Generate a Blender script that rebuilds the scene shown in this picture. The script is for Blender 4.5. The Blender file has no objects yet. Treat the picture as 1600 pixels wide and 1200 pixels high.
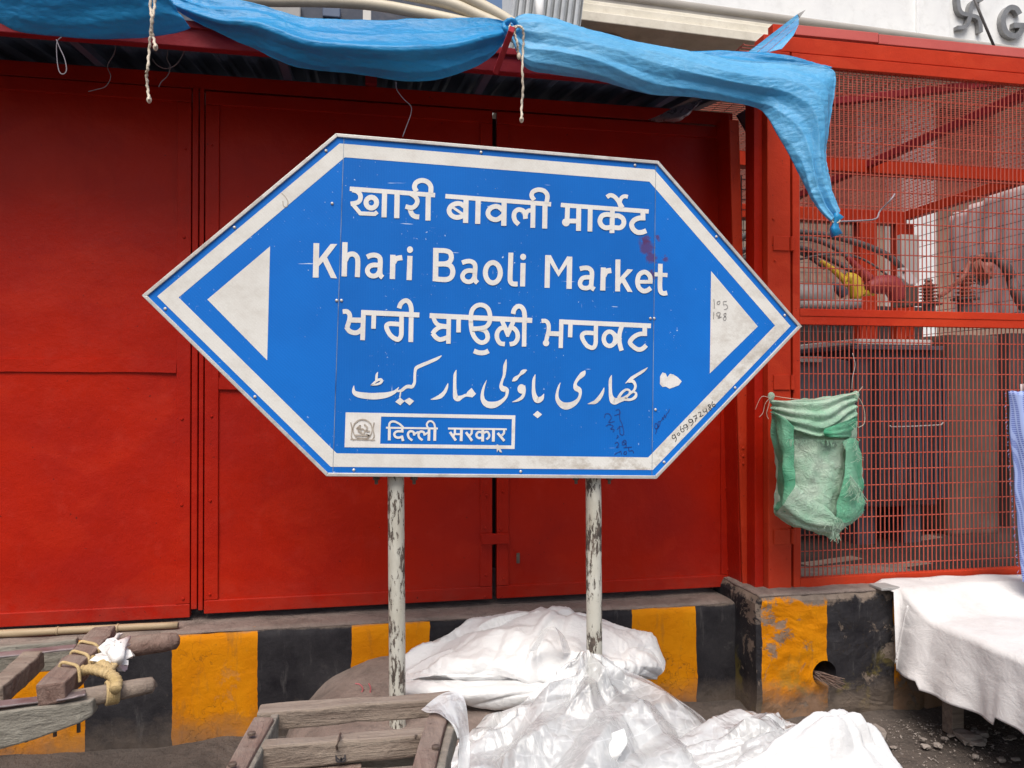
import bpy, bmesh, math, random
from mathutils import Vector, Matrix, noise as mnoise
R = math.radians
random.seed(7)
scene = bpy.context.scene
COL = scene.collection

# ------------------------------------------------------------------ camera, world, sun, exposure
YAW, PITCH = R(10.9), R(0.477)
CAM = Vector((0.0, 0.0, 1.5))
cd = bpy.data.cameras.new('camera'); cam = bpy.data.objects.new('camera', cd); COL.objects.link(cam)
cam.location = CAM
cam.rotation_euler = (R(90) + PITCH, 0, -YAW)
cd.lens = 27.0; cd.sensor_width = 36.0; cd.clip_start = 0.05; cd.clip_end = 400
scene.camera = cam

SUN_EL, SUN_AZ = 58.0, 200.0      # azimuth clockwise from +Y
w = bpy.data.worlds.new('World'); scene.world = w; w.use_nodes = True
wn = w.node_tree; wn.nodes.clear()
wo = wn.nodes.new('ShaderNodeOutputWorld'); wb = wn.nodes.new('ShaderNodeBackground')
sk = wn.nodes.new('ShaderNodeTexSky'); sk.sky_type = 'NISHITA'; sk.sun_disc = False
sk.sun_elevation = R(SUN_EL); sk.sun_rotation = R(SUN_AZ); sk.dust_density = 4.0; sk.air_density = 1.0; sk.ozone_density = 0.6
wb.inputs['Strength'].default_value = 0.062
wn.links.new(sk.outputs[0], wb.inputs[0]); wn.links.new(wb.outputs[0], wo.inputs[0])
sd = bpy.data.lights.new('sun', 'SUN'); sun = bpy.data.objects.new('sun', sd); COL.objects.link(sun)
sd.energy = 1.5; sd.angle = R(42); sd.color = (1.0, 0.96, 0.90)
el, az = R(SUN_EL), R(SUN_AZ)
sdir = Vector((math.sin(az) * math.cos(el), math.cos(az) * math.cos(el), math.sin(el)))
sun.rotation_euler = (-sdir).to_track_quat('-Z', 'Y').to_euler()
sun.location = (0, -3, 12)
vs = scene.view_settings
vs.view_transform = 'Standard'; vs.look = 'None'; vs.gamma = 1.0; vs.use_curve_mapping = False
vs.exposure = 1.15

# ------------------------------------------------------------------ authoring helpers (photo measurements -> metres)
mr = Matrix.Rotation(-YAW, 3, 'Z') @ Matrix.Rotation(R(90) + PITCH, 3, 'X')
RT, UP, FW = mr @ Vector((1, 0, 0)), mr @ Vector((0, 1, 0)), mr @ Vector((0, 0, -1))
def ray(u, v): return FW + RT * ((u - 800) / 1200) - UP * ((v - 600) / 1200)
def PD(u, v, d): return CAM + ray(u, v) * d
def PY(u, v, Y):
    r = ray(u, v); return CAM + r * (Y / r.y)
def PZ(u, v, z):
    r = ray(u, v); return CAM + r * ((z - CAM.z) / r.z)
def X_(u, Y): return PY(u, 610, Y).x
def Z_(v, u, Y): return PY(u, v, Y).z

# ------------------------------------------------------------------ node helpers
class G:
    def __init__(s, name):
        s.m = bpy.data.materials.new(name); s.m.use_nodes = True; s.nt = s.m.node_tree; s.nt.nodes.clear()
        s.out = s.nt.nodes.new('ShaderNodeOutputMaterial')
        s.pos = s.nt.nodes.new('ShaderNodeNewGeometry').outputs['Position']
    def n(s, t, ins=None, **at):
        x = s.nt.nodes.new('ShaderNode' + t)
        for k, v in at.items(): setattr(x, k, v)
        for k, v in (ins or {}).items():
            sock = x.inputs[k]
            if isinstance(v, bpy.types.NodeSocket): s.nt.links.new(v, sock)
            elif isinstance(v, (tuple, list)) and len(v) == 3 and sock.type == 'RGBA': sock.default_value = (*v, 1)
            else: sock.default_value = v
        return x
    def math(s, op, a, b=0.0, c=0.0, clamp=False):
        return s.n('Math', {0: a, 1: b, 2: c}, operation=op, use_clamp=clamp).outputs[0]
    def vec(s, scale=(1, 1, 1), src=None, loc=(0, 0, 0), rot=(0, 0, 0)):
        return s.n('Mapping', {'Vector': src or s.pos, 'Scale': scale, 'Location': loc, 'Rotation': rot}).outputs[0]
    def noise(s, scale, detail=4, rough=0.55, vec=None, dist=0.0):
        return s.n('TexNoise', {'Vector': vec or s.pos, 'Scale': scale, 'Detail': detail, 'Roughness': rough, 'Distortion': dist}).outputs[0]
    def voro(s, scale, vec=None, feature='DISTANCE_TO_EDGE', rnd=1.0):
        return s.n('TexVoronoi', {'Vector': vec or s.pos, 'Scale': scale, 'Randomness': rnd}, feature=feature).outputs[0]
    def ramp(s, f, stops, interp='LINEAR'):
        x = s.n('ValToRGB', {0: f}); cr = x.color_ramp; cr.interpolation = interp
        while len(cr.elements) < len(stops): cr.elements.new(0.5)
        for e, (p, c) in zip(cr.elements, stops):
            e.position = p; e.color = (*c, 1) if isinstance(c, tuple) else (c, c, c, 1)
        return x.outputs[0]
    def step(s, f, lo, hi): 
        return s.n('MapRange', {0: f, 1: lo, 2: hi, 3: 0.0, 4: 1.0}).outputs[0]
    def mix(s, f, a, b, mode='MIX'):
        x = s.n('Mix', data_type='RGBA', blend_type=mode)
        for i, v in ((0, f), (6, a), (7, b)):
            if isinstance(v, bpy.types.NodeSocket): s.nt.links.new(v, x.inputs[i])
            elif isinstance(v, (tuple, list)): x.inputs[i].default_value = (*v, 1)
            else: x.inputs[i].default_value = v
        return x.outputs[2]
    def bump(s, h, strength=0.3, dist=0.01, normal=None):
        d = {'Height': h, 'Strength': strength, 'Distance': dist}
        if normal: d['Normal'] = normal
        return s.n('Bump', d).outputs[0]
    def bsdf(s, color, rough=0.6, normal=None, metal=0.0, spec=0.5, **kw):
        d = {'Base Color': color, 'Roughness': rough, 'Metallic': metal, 'Specular IOR Level': spec}
        if normal: d['Normal'] = normal
        d.update(kw)
        return s.n('BsdfPrincipled', d).outputs[0]
    def done(s, sh):
        s.nt.links.new(sh, s.out.inputs['Surface']); return s.m
    def sep(s, src=None):
        x = s.n('SeparateXYZ', {0: src or s.pos}); return x.outputs

def simple(name, c1, c2, rough=0.6, sc=4.0, bs=30.0, bstr=0.25, bd=0.004, metal=0.0, spec=0.5, stretch=(1, 1, 1), dirt=None, dirt_amt=0.5):
    g = G(name); v = g.vec(stretch)
    n = g.noise(sc, 6, 0.6, v)
    col = g.ramp(n, [(0.3, c1), (0.7, c2)])
    if dirt:
        d = g.step(g.noise(sc * 1.7 + 1, 8, 0.7, v, 0.4), 0.5, 0.72)
        col = g.mix(g.math('MULTIPLY', d, dirt_amt), col, dirt)
    nb = g.bump(g.noise(bs, 6, 0.65, v), bstr, bd)
    r = g.step(g.noise(sc * 2, 4), 0.2, 0.8)
    rr = g.math('ADD', g.math('MULTIPLY', r, 0.18), rough - 0.09)
    return g.done(g.bsdf(col, rr, nb, metal, spec))

# ------------------------------------------------------------------ mesh helpers
class MB:
    def __init__(s): s.v = []; s.f = []
    def add(s, vs_, fs):
        o = len(s.v); s.v += [tuple(p) for p in vs_]; s.f += [tuple(i + o for i in f) for f in fs]; return s
    def box(s, a, b):
        (x0, y0, z0), (x1, y1, z1) = a, b
        x0, x1 = min(x0, x1), max(x0, x1); y0, y1 = min(y0, y1), max(y0, y1); z0, z1 = min(z0, z1), max(z0, z1)
        return s.add([(x0, y0, z0), (x1, y0, z0), (x1, y1, z0), (x0, y1, z0), (x0, y0, z1), (x1, y0, z1), (x1, y1, z1), (x0, y1, z1)],
                     [(0, 3, 2, 1), (4, 5, 6, 7), (0, 1, 5, 4), (1, 2, 6, 5), (2, 3, 7, 6), (3, 0, 4, 7)])
    def bar(s, p, q, wd, ht, up=Vector((0, 0, 1)), seg=1, jit=0.0, off=0.0):
        """bar from p to q (centres), wd across, ht along up"""
        p, q = Vector(p), Vector(q); d = (q - p).normalized(); sd_ = d.cross(up).normalized(); u2 = sd_.cross(d).normalized()
        vs_, fs = [], []
        for i in range(seg + 1):
            c = p.lerp(q, i / seg)
            for k, (a, b) in enumerate(((-1, -1), (1, -1), (1, 1), (-1, 1))):
                pt = c + sd_ * (a * wd / 2) + u2 * (b * ht / 2)
                if jit: pt += Vector([(mnoise.noise(pt * 9 + Vector((k * 7.1 + m * 3.3, i * .3, m)))) * jit for m in range(3)])
                vs_.append(pt)
        for i in range(seg):
            a = i * 4
            for k in range(4): fs.append((a + k, a + (k + 1) % 4, a + 4 + (k + 1) % 4, a + 4 + k))
        fs += [(3, 2, 1, 0), tuple(seg * 4 + k for k in range(4))]
        return s.add(vs_, fs)
    def tube(s, pts, r, n=8, caps=True, rs=None, twist=0.0, squash=None):
        pts = [Vector(p) for p in pts]; m = len(pts); vs_, fs = [], []
        t0 = (pts[1] - pts[0]).normalized()
        nrm = t0.orthogonal().normalized()
        for i, p in enumerate(pts):
            t = (pts[min(i + 1, m - 1)] - pts[max(i - 1, 0)]).normalized()
            nrm = (nrm - t * nrm.dot(t)).normalized(); bn = t.cross(nrm)
            rr = rs[i] if rs else r
            for k in range(n):
                a = 2 * math.pi * k / n + twist * i
                q = rr * (1 + (squash or 0) * math.cos(3 * a))
                vs_.append(p + nrm * (math.cos(a) * q) + bn * (math.sin(a) * q))
        for i in range(m - 1):
            for k in range(n): fs.append((i * n + k, i * n + (k + 1) % n, (i + 1) * n + (k + 1) % n, (i + 1) * n + k))
        if caps: fs += [tuple(range(n - 1, -1, -1)), tuple((m - 1) * n + k for k in range(n))]
        return s.add(vs_, fs)
    def prism(s, poly, y0, y1):
        """poly: list of (x, z) extruded from y0 (front) to y1"""
        n = len(poly)
        vs_ = [(x, y0, z) for x, z in poly] + [(x, y1, z) for x, z in poly]
        fs = [tuple(range(n)), tuple(range(2 * n - 1, n - 1, -1))] + [(i, i + n, (i + 1) % n + n, (i + 1) % n) for i in range(n)]
        return s.add(vs_, fs)
    def grid(s, P):
        nr, nc = len(P), len(P[0])
        return s.add([p for r in P for p in r], [(i * nc + j, i * nc + j + 1, (i + 1) * nc + j + 1, (i + 1) * nc + j) for i in range(nr - 1) for j in range(nc - 1)])
    def lathe(s, prof, c, n=20, axis=None):
        ax = (axis or Vector((0, 0, 1))).normalized(); a1 = ax.orthogonal().normalized(); a2 = ax.cross(a1); vs_, fs = [], []
        for (r, h) in prof:
            for k in range(n):
                a = 2 * math.pi * k / n; vs_.append(Vector(c) + ax * h + a1 * (r * math.cos(a)) + a2 * (r * math.sin(a)))
        m = len(prof)
        for i in range(m - 1):
            for k in range(n): fs.append((i * n + k, i * n + (k + 1) % n, (i + 1) * n + (k + 1) % n, (i + 1) * n + k))
        fs += [tuple(range(n - 1, -1, -1)), tuple((m - 1) * n + k for k in range(n))]
        return s.add(vs_, fs)
    def build(s, name, m, parent=None, smooth=False, bevel=0.0, label=None, cat=None, group=None, kind=None, solid=0.0, subs=0, fix=True):
        me = bpy.data.meshes.new(name)
        xs = [p[0] for p in s.v]; ys = [p[1] for p in s.v]; zs = [p[2] for p in s.v]
        base = Vector(((min(xs) + max(xs)) / 2, (min(ys) + max(ys)) / 2, min(zs)))
        me.from_pydata([tuple(Vector(p) - base) for p in s.v], [], s.f)
        me.update()
        if fix:
            bm = bmesh.new(); bm.from_mesh(me); bmesh.ops.recalc_face_normals(bm, faces=bm.faces); bm.to_mesh(me); bm.free()
        me.materials.append(m)
        if smooth: me.polygons.foreach_set('use_smooth', [True] * len(me.polygons))
        o = bpy.data.objects.new(name, me); COL.objects.link(o)
        if parent:
            o.parent = parent; o.location = base - world(parent)
        else: o.location = base
        if bevel:
            b = o.modifiers.new('bevel', 'BEVEL'); b.width = bevel; b.segments = 2; b.limit_method = 'ANGLE'; b.angle_limit = R(40)
        if subs:
            b = o.modifiers.new('sub', 'SUBSURF'); b.levels = subs; b.render_levels = subs
        if solid:
            b = o.modifiers.new('solid', 'SOLIDIFY'); b.thickness = solid; b.offset = 0
        return tag(o, label, cat, group, kind)
def world(o):
    p = Vector((0, 0, 0))
    while o: p = p + o.location; o = o.parent
    return p
def tag(o, label=None, cat=None, group=None, kind=None):
    for k, v in (('label', label), ('category', cat), ('group', group), ('kind', kind)):
        if v: o[k] = v
    return o
def thing(name, loc, label, cat, group=None):
    o = bpy.data.objects.new(name, None); COL.objects.link(o); o.location = loc; o.empty_display_size = 0.1
    return tag(o, label, cat, group)
def dup(o, parent, at):
    """copy of a one-mesh part placed with its base centre at a world point"""
    c = o.copy(); COL.objects.link(c); c.parent = parent; c.location = Vector(at) - (world(parent) if parent else Vector()); return c

def cr(pts, k=8, closed=False):
    """Catmull-Rom through tuples of any length"""
    n = len(pts); out = []
    if n < 3:
        return [tuple(a + (b - a) * i / k for a, b in zip(pts[0], pts[1])) for i in range(k + 1)]
    for i in range(n if closed else n - 1):
        if closed: p0, p1, p2, p3 = pts[i - 1], pts[i], pts[(i + 1) % n], pts[(i + 2) % n]
        else: p0, p1, p2, p3 = pts[max(i - 1, 0)], pts[i], pts[i + 1], pts[min(i + 2, n - 1)]
        for j in range(k):
            t = j / k; out.append(tuple(0.5 * (2 * b + (c - a) * t + (2 * a - 5 * b + 4 * c - d) * t * t + (3 * b - a - 3 * c + d) * t ** 3) for a, b, c, d in zip(p0, p1, p2, p3)))
    if not closed: out.append(tuple(pts[-1]))
    return out
def resample(row, n):
    k = max(2, int(math.ceil(3 * n / max(1, len(row) - 1))))
    f = cr(row, k); out = []
    for i in range(n):
        t = i / (n - 1) * (len(f) - 1); a = int(min(t, len(f) - 2)); t -= a
        out.append(tuple(x + (y - x) * t for x, y in zip(f[a], f[a + 1])))
    return out
def sheet(rows, nu, nv):
    """smooth surface through control rows; every control point is (u, v, depth)"""
    rr = [resample(r, nu) for r in rows]
    cols = [resample([r[j] for r in rr], nv) for j in range(nu)]
    return [[PD(*cols[j][i]) for j in range(nu)] for i in range(nv)]
def displace(P, fn):
    nr, nc = len(P), len(P[0]); out = []
    for i in range(nr):
        row = []
        for j in range(nc):
            a = P[min(i + 1, nr - 1)][j] - P[max(i - 1, 0)][j]; b = P[i][min(j + 1, nc - 1)] - P[i][max(j - 1, 0)]
            n = b.cross(a)
            n = n.normalized() if n.length > 1e-9 else Vector((0, -1, 0))
            if n.y > 0: n = -n
            row.append(P[i][j] + n * fn(P[i][j], i / (nr - 1), j / (nc - 1)))
        out.append(row)
    return out
def crump(p, sc, seed=0.0):
    q = Vector(p) * sc + Vector((seed, seed * 1.7, seed * .3))
    q += Vector((mnoise.noise(q * .7), mnoise.noise(q * .7 + Vector((9, 3, 1))), mnoise.noise(q * .7 + Vector((2, 8, 5))))) * 0.6
    d, _ = mnoise.voronoi(q)
    return min(d[1] - d[0], 0.6) - 0.2
def fbm(p, sc, seed=0.0, oct_=3):
    return mnoise.fractal(Vector(p) * sc + Vector((seed, seed, seed)), 0.6, 2.0, oct_)
def ridge(x):
    x = x % 1.0; return 1 - abs(2 * x - 1)
def rough_box(a, b, res, amp, seed=0.0, edge=0.012):
    """box as welded grid with uneven faces and worn edges"""
    bm = bmesh.new(); bmesh.ops.create_cube(bm, size=1.0)
    a, b = Vector(a), Vector(b); sz = b - a
    for v in bm.verts: v.co = Vector([a[i] + (v.co[i] + .5) * sz[i] for i in range(3)])
    bm.edges.ensure_lookup_table()
    for ax in range(3):
        n = int(min(90, max(1, sz[ax] / res)))
        es = [e for e in bm.edges if abs((e.verts[0].co - e.verts[1].co)[ax]) > 1e-6 and abs(abs((e.verts[0].co - e.verts[1].co)[ax]) - sz[ax]) < 1e-5]
        if n > 1: bmesh.ops.subdivide_edges(bm, edges=es, cuts=n - 1, use_grid_fill=True)
    for v in bm.verts:
        c = v.co.copy(); near = sum(1 for i in range(3) if min(abs(c[i] - a[i]), abs(c[i] - b[i])) < 1e-5)
        mid = (a + b) / 2
        dirn = Vector([0 if not (min(abs(c[i] - a[i]), abs(c[i] - b[i])) < 1e-5) else (1 if c[i] > mid[i] else -1) for i in range(3)])
        d = amp * fbm(c, 7, seed)
        if near >= 2: d -= edge * (0.5 + 0.8 * abs(mnoise.noise(c * 11 + Vector((seed, 0, 0)))))
        v.co = c + dirn.normalized() * d
    m = MB(); bm.verts.index_update(); m.v = [tuple(v.co) for v in bm.verts]; m.f = [tuple(v.index for v in f.verts) for f in bm.faces]; bm.free(); return m
# ------------------------------------------------------------------ materials
M = {}
def red(name, base, dark, rough=0.38):
    g = G(name)
    n = g.noise(1.6, 5, 0.6); n2 = g.noise(9, 6, 0.65)
    col = g.mix(g.step(n, 0.35, 0.65), base, dark)
    col = g.mix(g.math('MULTIPLY', g.step(n2, 0.55, 0.75), 0.25), col, (base[0] * 1.15, base[1] + .03, base[2] + .025))
    sx, sy, sz = g.sep()
    strk = g.step(g.noise(1.0, 6, 0.7, g.vec((30, 8, 1.6))), 0.56, 0.78)
    col = g.mix(g.math('MULTIPLY', strk, 0.22), col, (base[0] * .5, base[1] * .8, base[2] * 1.2))
    roll = g.step(g.noise(1.0, 3, 0.5, g.vec((2.2, 2, 3.4), loc=(4, 0, 2)), .6), 0.56, 0.60)
    col = g.mix(g.math('MULTIPLY', roll, 0.22), col, (base[0] * 1.18, base[1] * 1.5 + .006, base[2] * 1.5 + .004))
    foot = g.math('MULTIPLY', g.step(g.math('ADD', sz, g.math('MULTIPLY', g.noise(6, 6, .7), .22)), 0.80, 0.60), g.step(g.noise(12, 6, .7), .35, .65))
    col = g.mix(g.math('MULTIPLY', foot, 0.22), col, (0.17, 0.105, 0.08))
    rust = g.step(g.noise(26, 7, 0.75), 0.70, 0.73)
    col = g.mix(g.math('MULTIPLY', rust, 0.55), col, (0.10, 0.03, 0.015))
    specks = g.step(g.noise(60, 2, 0.5), 0.735, 0.76)
    col = g.mix(g.math('MULTIPLY', specks, 0.7), col, (0.08, 0.012, 0.01))
    h = g.math('ADD', g.math('MULTIPLY', g.noise(3.0, 3), 6.0), g.noise(45, 5, 0.6))
    h = g.math('ADD', h, g.math('MULTIPLY', g.noise(160, 2), 0.3))
    nb = g.bump(h, 0.3, 0.006)
    rr = g.math('ADD', g.math('MULTIPLY', n2, 0.25), rough - 0.1)
    return g.done(g.bsdf(col, rr, nb, 0, 0.14))
M['gate_red'] = red('gate_red_paint', (0.425, 0.0145, 0.003), (0.33, 0.0115, 0.006), 0.38)
M['cage_red'] = red('cage_red_paint', (0.50, 0.040, 0.012), (0.40, 0.028, 0.010), 0.45)
M['wire_red'] = simple('wire_red_paint', (0.36, 0.055, 0.032), (0.46, 0.095, 0.06), 0.5, 6, 40, 0.1)
M['pink_red'] = simple('faded_pink_red_paint', (0.46, 0.085, 0.07), (0.55, 0.12, 0.10), 0.5, 3, 40, .2)
M['roof_wire'] = simple('rusty_roof_wire', (0.20, 0.04, 0.025), (0.33, 0.085, 0.05), 0.6, 6, 40, 0.1)
M['cage_shade_dust'] = simple('shaded_cage_dust', (0.022, 0.017, 0.015), (0.05, 0.038, 0.032), 0.9, 4, 30, .8, .02)  # dust colour darkened to carry the shade inside the cage
M['beam_red'] = red('beam_red_paint', (0.30, 0.022, 0.030), (0.22, 0.018, 0.026), 0.45)

def sign_mat(name, c, dark, speck, hatch_rot, white=False):
    g = G(name)
    v = g.vec((1, 0.02, 1), rot=(0, hatch_rot, 0))
    wv = g.n('TexWave', {'Vector': v, 'Scale': 34.0, 'Distortion': 0.4, 'Detail': 1.0}, wave_type='BANDS', bands_direction='X').outputs[1]
    fine = g.noise(420, 2, 0.6)
    big = g.noise(2.2, 5, 0.6)
    col = g.mix(g.step(big, 0.3, 0.7), c, dark)
    col = g.mix(g.math('MULTIPLY', g.step(fine, 0.35, 0.75), speck), col, (1, 1, 1) if not white else (0.42, 0.38, 0.33), 'MIX')
    col = g.mix(g.math('MULTIPLY', wv, 0.10), col, (0.0, 0.05, 0.35) if not white else (0.55, 0.52, 0.47))
    if not white:
        # scattered chips and scratches down to the white ground coat
        ch = g.math('MULTIPLY', g.step(g.noise(70, 3, 0.7), 0.66, 0.69), g.step(g.noise(4.5, 3, 0.6), 0.50, 0.60))
        sv = g.vec((6, 1, 90), rot=(0, 0.5, 0)); sc1 = g.math('MULTIPLY', g.step(g.noise(1.0, 2, 0.5, sv), 0.735, 0.76), g.step(g.noise(5.5, 2), 0.54, 0.6))
        sv2 = g.vec((90, 1, 7), rot=(0, -0.25, 0)); sc2 = g.math('MULTIPLY', g.step(g.noise(1.0, 2, 0.5, sv2), 0.735, 0.76), g.step(g.noise(4.5, 2), 0.54, 0.6))
        col = g.mix(g.math('MAXIMUM', g.math('MAXIMUM', ch, sc1), sc2), col, (0.55, 0.66, 0.8))
        for (u, v_, rad) in ((1010, 385, .035), (1018, 402, .026), (1008, 374, .02), (1027, 372, .012), (1018, 430, .02), (1040, 405, .014)):
            p = PY(u, v_, 2.8)
            dd = g.n('VectorMath', {0: g.pos, 1: tuple(p)}, operation='DISTANCE').outputs['Value']
            dd = g.math('ADD', dd, g.math('MULTIPLY', g.math('SUBTRACT', g.noise(38, 5, 0.7), 0.5), 0.055))
            col = g.mix(g.math('MULTIPLY', g.step(dd, rad, rad * 0.55), 0.75), col, (0.10, 0.035, 0.10))
    else:
        gm = g.step(g.noise(11, 8, 0.72, g.vec((1, 1, 1.4))), 0.46, 0.64)
        sx, sy, sz = g.sep()
        low = g.step(g.math('ADD', g.math('MULTIPLY', sx, 0.8), g.math('MULTIPLY', sz, -1.6)), -1.9, -0.9)
        col = g.mix(g.math('MULTIPLY', gm, g.math('ADD', g.math('MULTIPLY', low, 0.65), 0.16)), col, (0.28, 0.22, 0.155))
    nb = g.bump(g.math('ADD', wv, fine), 0.05, 0.001)
    nb = g.bump(g.noise(2.6, 2), 0.25, 0.02, nb)
    return g.done(g.bsdf(col, 0.40 if not white else 0.5, nb, 0, 0.14))
M['sign_blue'] = sign_mat('sign_blue_film', (0.002, 0.145, 0.55), (0.001, 0.120, 0.47), 0.02, 0)
M['sign_blue_side'] = sign_mat('sign_blue_film_side', (0.002, 0.165, 0.62), (0.001, 0.135, 0.53), 0.022, 0.8)
M['sign_white'] = sign_mat('sign_white_film', (0.78, 0.775, 0.74), (0.70, 0.69, 0.65), 0.28, 0.8, True)
M['letter_white'] = sign_mat('letter_white_film', (0.80, 0.79, 0.765), (0.74, 0.725, 0.70), 0.18, 0, True)
M['aluminium'] = simple('weathered_aluminium', (0.50, 0.48, 0.45), (0.62, 0.60, 0.57), 0.45, 9, 60, 0.2, metal=0.35, dirt=(0.2, 0.15, 0.12), dirt_amt=0.5)
M['bolt'] = simple('rusty_bolt_steel', (0.10, 0.07, 0.055), (0.2, 0.15, 0.12), 0.6, 30, 80, 0.3, metal=0.5)
M['pen_grey'] = simple('pencil_grey', (0.16, 0.15, 0.15), (0.3, 0.29, 0.28), 0.7)
M['pen_black'] = simple('marker_black', (0.025, 0.024, 0.03), (0.06, 0.055, 0.06), 0.6)
M['pen_blue'] = simple('ballpoint_blue', (0.006, 0.02, 0.16), (0.012, 0.04, 0.22), 0.6)
M['seam'] = simple('seam_dirt', (0.03, 0.04, 0.07), (0.35, 0.42, 0.5), 0.7, 16, stretch=(1, 1, .6))
M['emblem_worn'] = simple('worn_emblem_print', (0.26, 0.21, 0.16), (0.48, 0.43, 0.37), 0.7, 40, 60)

g = G('chipped_pole_paint')
v = g.vec((1, 1, .28)); ns = g.noise(95, 7, 0.72, v, 0.2); big = g.noise(7.0, 3, .5, g.vec((2.5, 1, 1)))
sx, sy, sz = g.sep()
th = g.math('ADD', ns, g.math('MULTIPLY', g.math('SUBTRACT', big, 0.5), 0.7))
col = g.ramp(g.noise(5, 6, 0.6), [(0.3, (0.44, 0.42, 0.35)), (0.7, (0.56, 0.55, 0.49))])
col = g.mix(g.math('MULTIPLY', g.step(g.noise(11, 7, 0.7, v), 0.5, 0.7), 0.45), col, (0.22, 0.18, 0.13))
chip = g.step(th, 0.55, 0.565)
col = g.mix(chip, col, g.ramp(g.noise(40, 3), [(0.35, (0.05, 0.04, 0.033)), (0.65, (0.13, 0.10, 0.08))]))
M['pole'] = g.done(g.bsdf(col, 0.55, g.bump(g.math('SUBTRACT', 1.0, chip), 0.5, 0.0015)))

def plinth_mat(name, x0, x1, edges, first_black, peel):
    """yellow and black bands; edges are band boundaries in metres along X"""
    g = G(name)
    sx, sy, sz = g.sep()
    wob = g.math('MULTIPLY', g.math('SUBTRACT', g.noise(6, 4), 0.5), 0.03)
    t = g.math('DIVIDE', g.math('SUBTRACT', g.math('ADD', sx, wob), x0), x1 - x0)
    st = [(0.0, 1.0 if first_black else 0.0)]; c = st[0][1]
    for e in edges: c = 1.0 - c; st.append(((e - x0) / (x1 - x0), c))
    band = g.ramp(t, st, 'CONSTANT')
    yel = g.ramp(g.noise(4.5, 8, 0.62), [(0.25, (0.47, 0.145, 0.001)), (0.5, (0.58, 0.20, 0.001)), (0.8, (0.66, 0.26, 0.004))])
    sc = g.step(g.noise(1.0, 5, 0.7, g.vec((22, 4, 5))), 0.56, 0.72)
    yel = g.mix(g.math('MULTIPLY', sc, 0.45), yel, (0.20, 0.10, 0.03))
    blk = g.ramp(g.noise(6, 9, 0.7), [(0.3, (0.013, 0.012, 0.015)), (0.62, (0.035, 0.033, 0.036)), (0.8, (0.11, 0.10, 0.095))])
    drip = g.step(g.noise(1.0, 7, 0.75, g.vec((16, 3, 3.2))), 0.58, 0.78)
    blk = g.mix(g.math('MULTIPLY', drip, 0.55 if peel <= .3 else 0.9), blk, (0.16, 0.15, 0.145))
    col = g.mix(band, yel, blk)
    con = g.ramp(g.noise(14, 8, 0.7), [(0.3, (0.15, 0.115, 0.09)), (0.7, (0.27, 0.215, 0.175))])
    # paint lost along the top lip, along the ground and in flakes
    hz = g.math('ADD', sz, g.math('MULTIPLY', g.math('SUBTRACT', g.noise(8, 7, 0.7), 0.5), 0.22 if peel > .3 else 0.05))
    top = g.step(hz, *((0.475, 0.49) if peel <= .3 else (0.53, 0.55)))
    low = g.math('MULTIPLY', g.step(g.math('ADD', sz, g.math('MULTIPLY', g.noise(5, 8, 0.75), 0.35)), *((0.33, 0.16) if peel <= .3 else (0.37, 0.25))), 0.85)
    fl = g.math('MULTIPLY', g.step(g.noise(4.2, 9, 0.72, None, 0.6), 0.63 - peel * .17, 0.66 - peel * .17), peel * 1.6, clamp=True)
    if peel > .3:
        moss = g.step(g.noise(5, 6, 0.7, g.vec((1, 1, 1), loc=(3, 1, 2))), 0.52, 0.6)
        col = g.mix(g.math('MULTIPLY', moss, g.math('MULTIPLY', g.step(sz, 0.38, 0.1), 0.7)), col, (0.22, 0.17, 0.03))
    col = g.mix(fl, col, con); col = g.mix(low, col, g.mix(0.5, con, (0.09, 0.07, 0.055))); col = g.mix(top, col, con)
    crack = g.step(g.voro(3.2, g.n('VectorMath', {0: g.pos, 1: g.n('TexNoise', {'Vector': g.pos, 'Scale': 9.0, 'Detail': 5.0}).outputs[1]}, operation='ADD').outputs[0]), 0.012, 0.0)
    crack = g.math('MULTIPLY', crack, g.step(g.noise(2.3, 2), 0.5, 0.6))
    col = g.mix(g.math('MULTIPLY', crack, 0.7), col, (0.05, 0.035, 0.02))
    h = g.math('ADD', g.noise(28, 9, 0.7), g.math('MULTIPLY', g.math('MAXIMUM', fl, top), -0.25))
    h = g.math('ADD', h, g.math('MULTIPLY', crack, -0.5))
    return g.done(g.bsdf(col, 0.72, g.bump(h, 0.6, 0.010), 0, 0.12))
M['concrete'] = simple('dusty_concrete', (0.17, 0.13, 0.11), (0.27, 0.21, 0.18), 0.9, 5, 26, 0.9, 0.018, dirt=(0.10, 0.078, 0.066), dirt_amt=0.8)
M['dust'] = simple('trodden_dirt', (0.07, 0.055, 0.046), (0.14, 0.112, 0.095), 0.95, 3, 30, 1.0, 0.03, dirt=(0.05, 0.04, 0.035), dirt_amt=0.8)
M['stone'] = simple('broken_stone', (0.18, 0.15, 0.13), (0.32, 0.28, 0.25), 0.9, 12, 60, 0.6)

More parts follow.
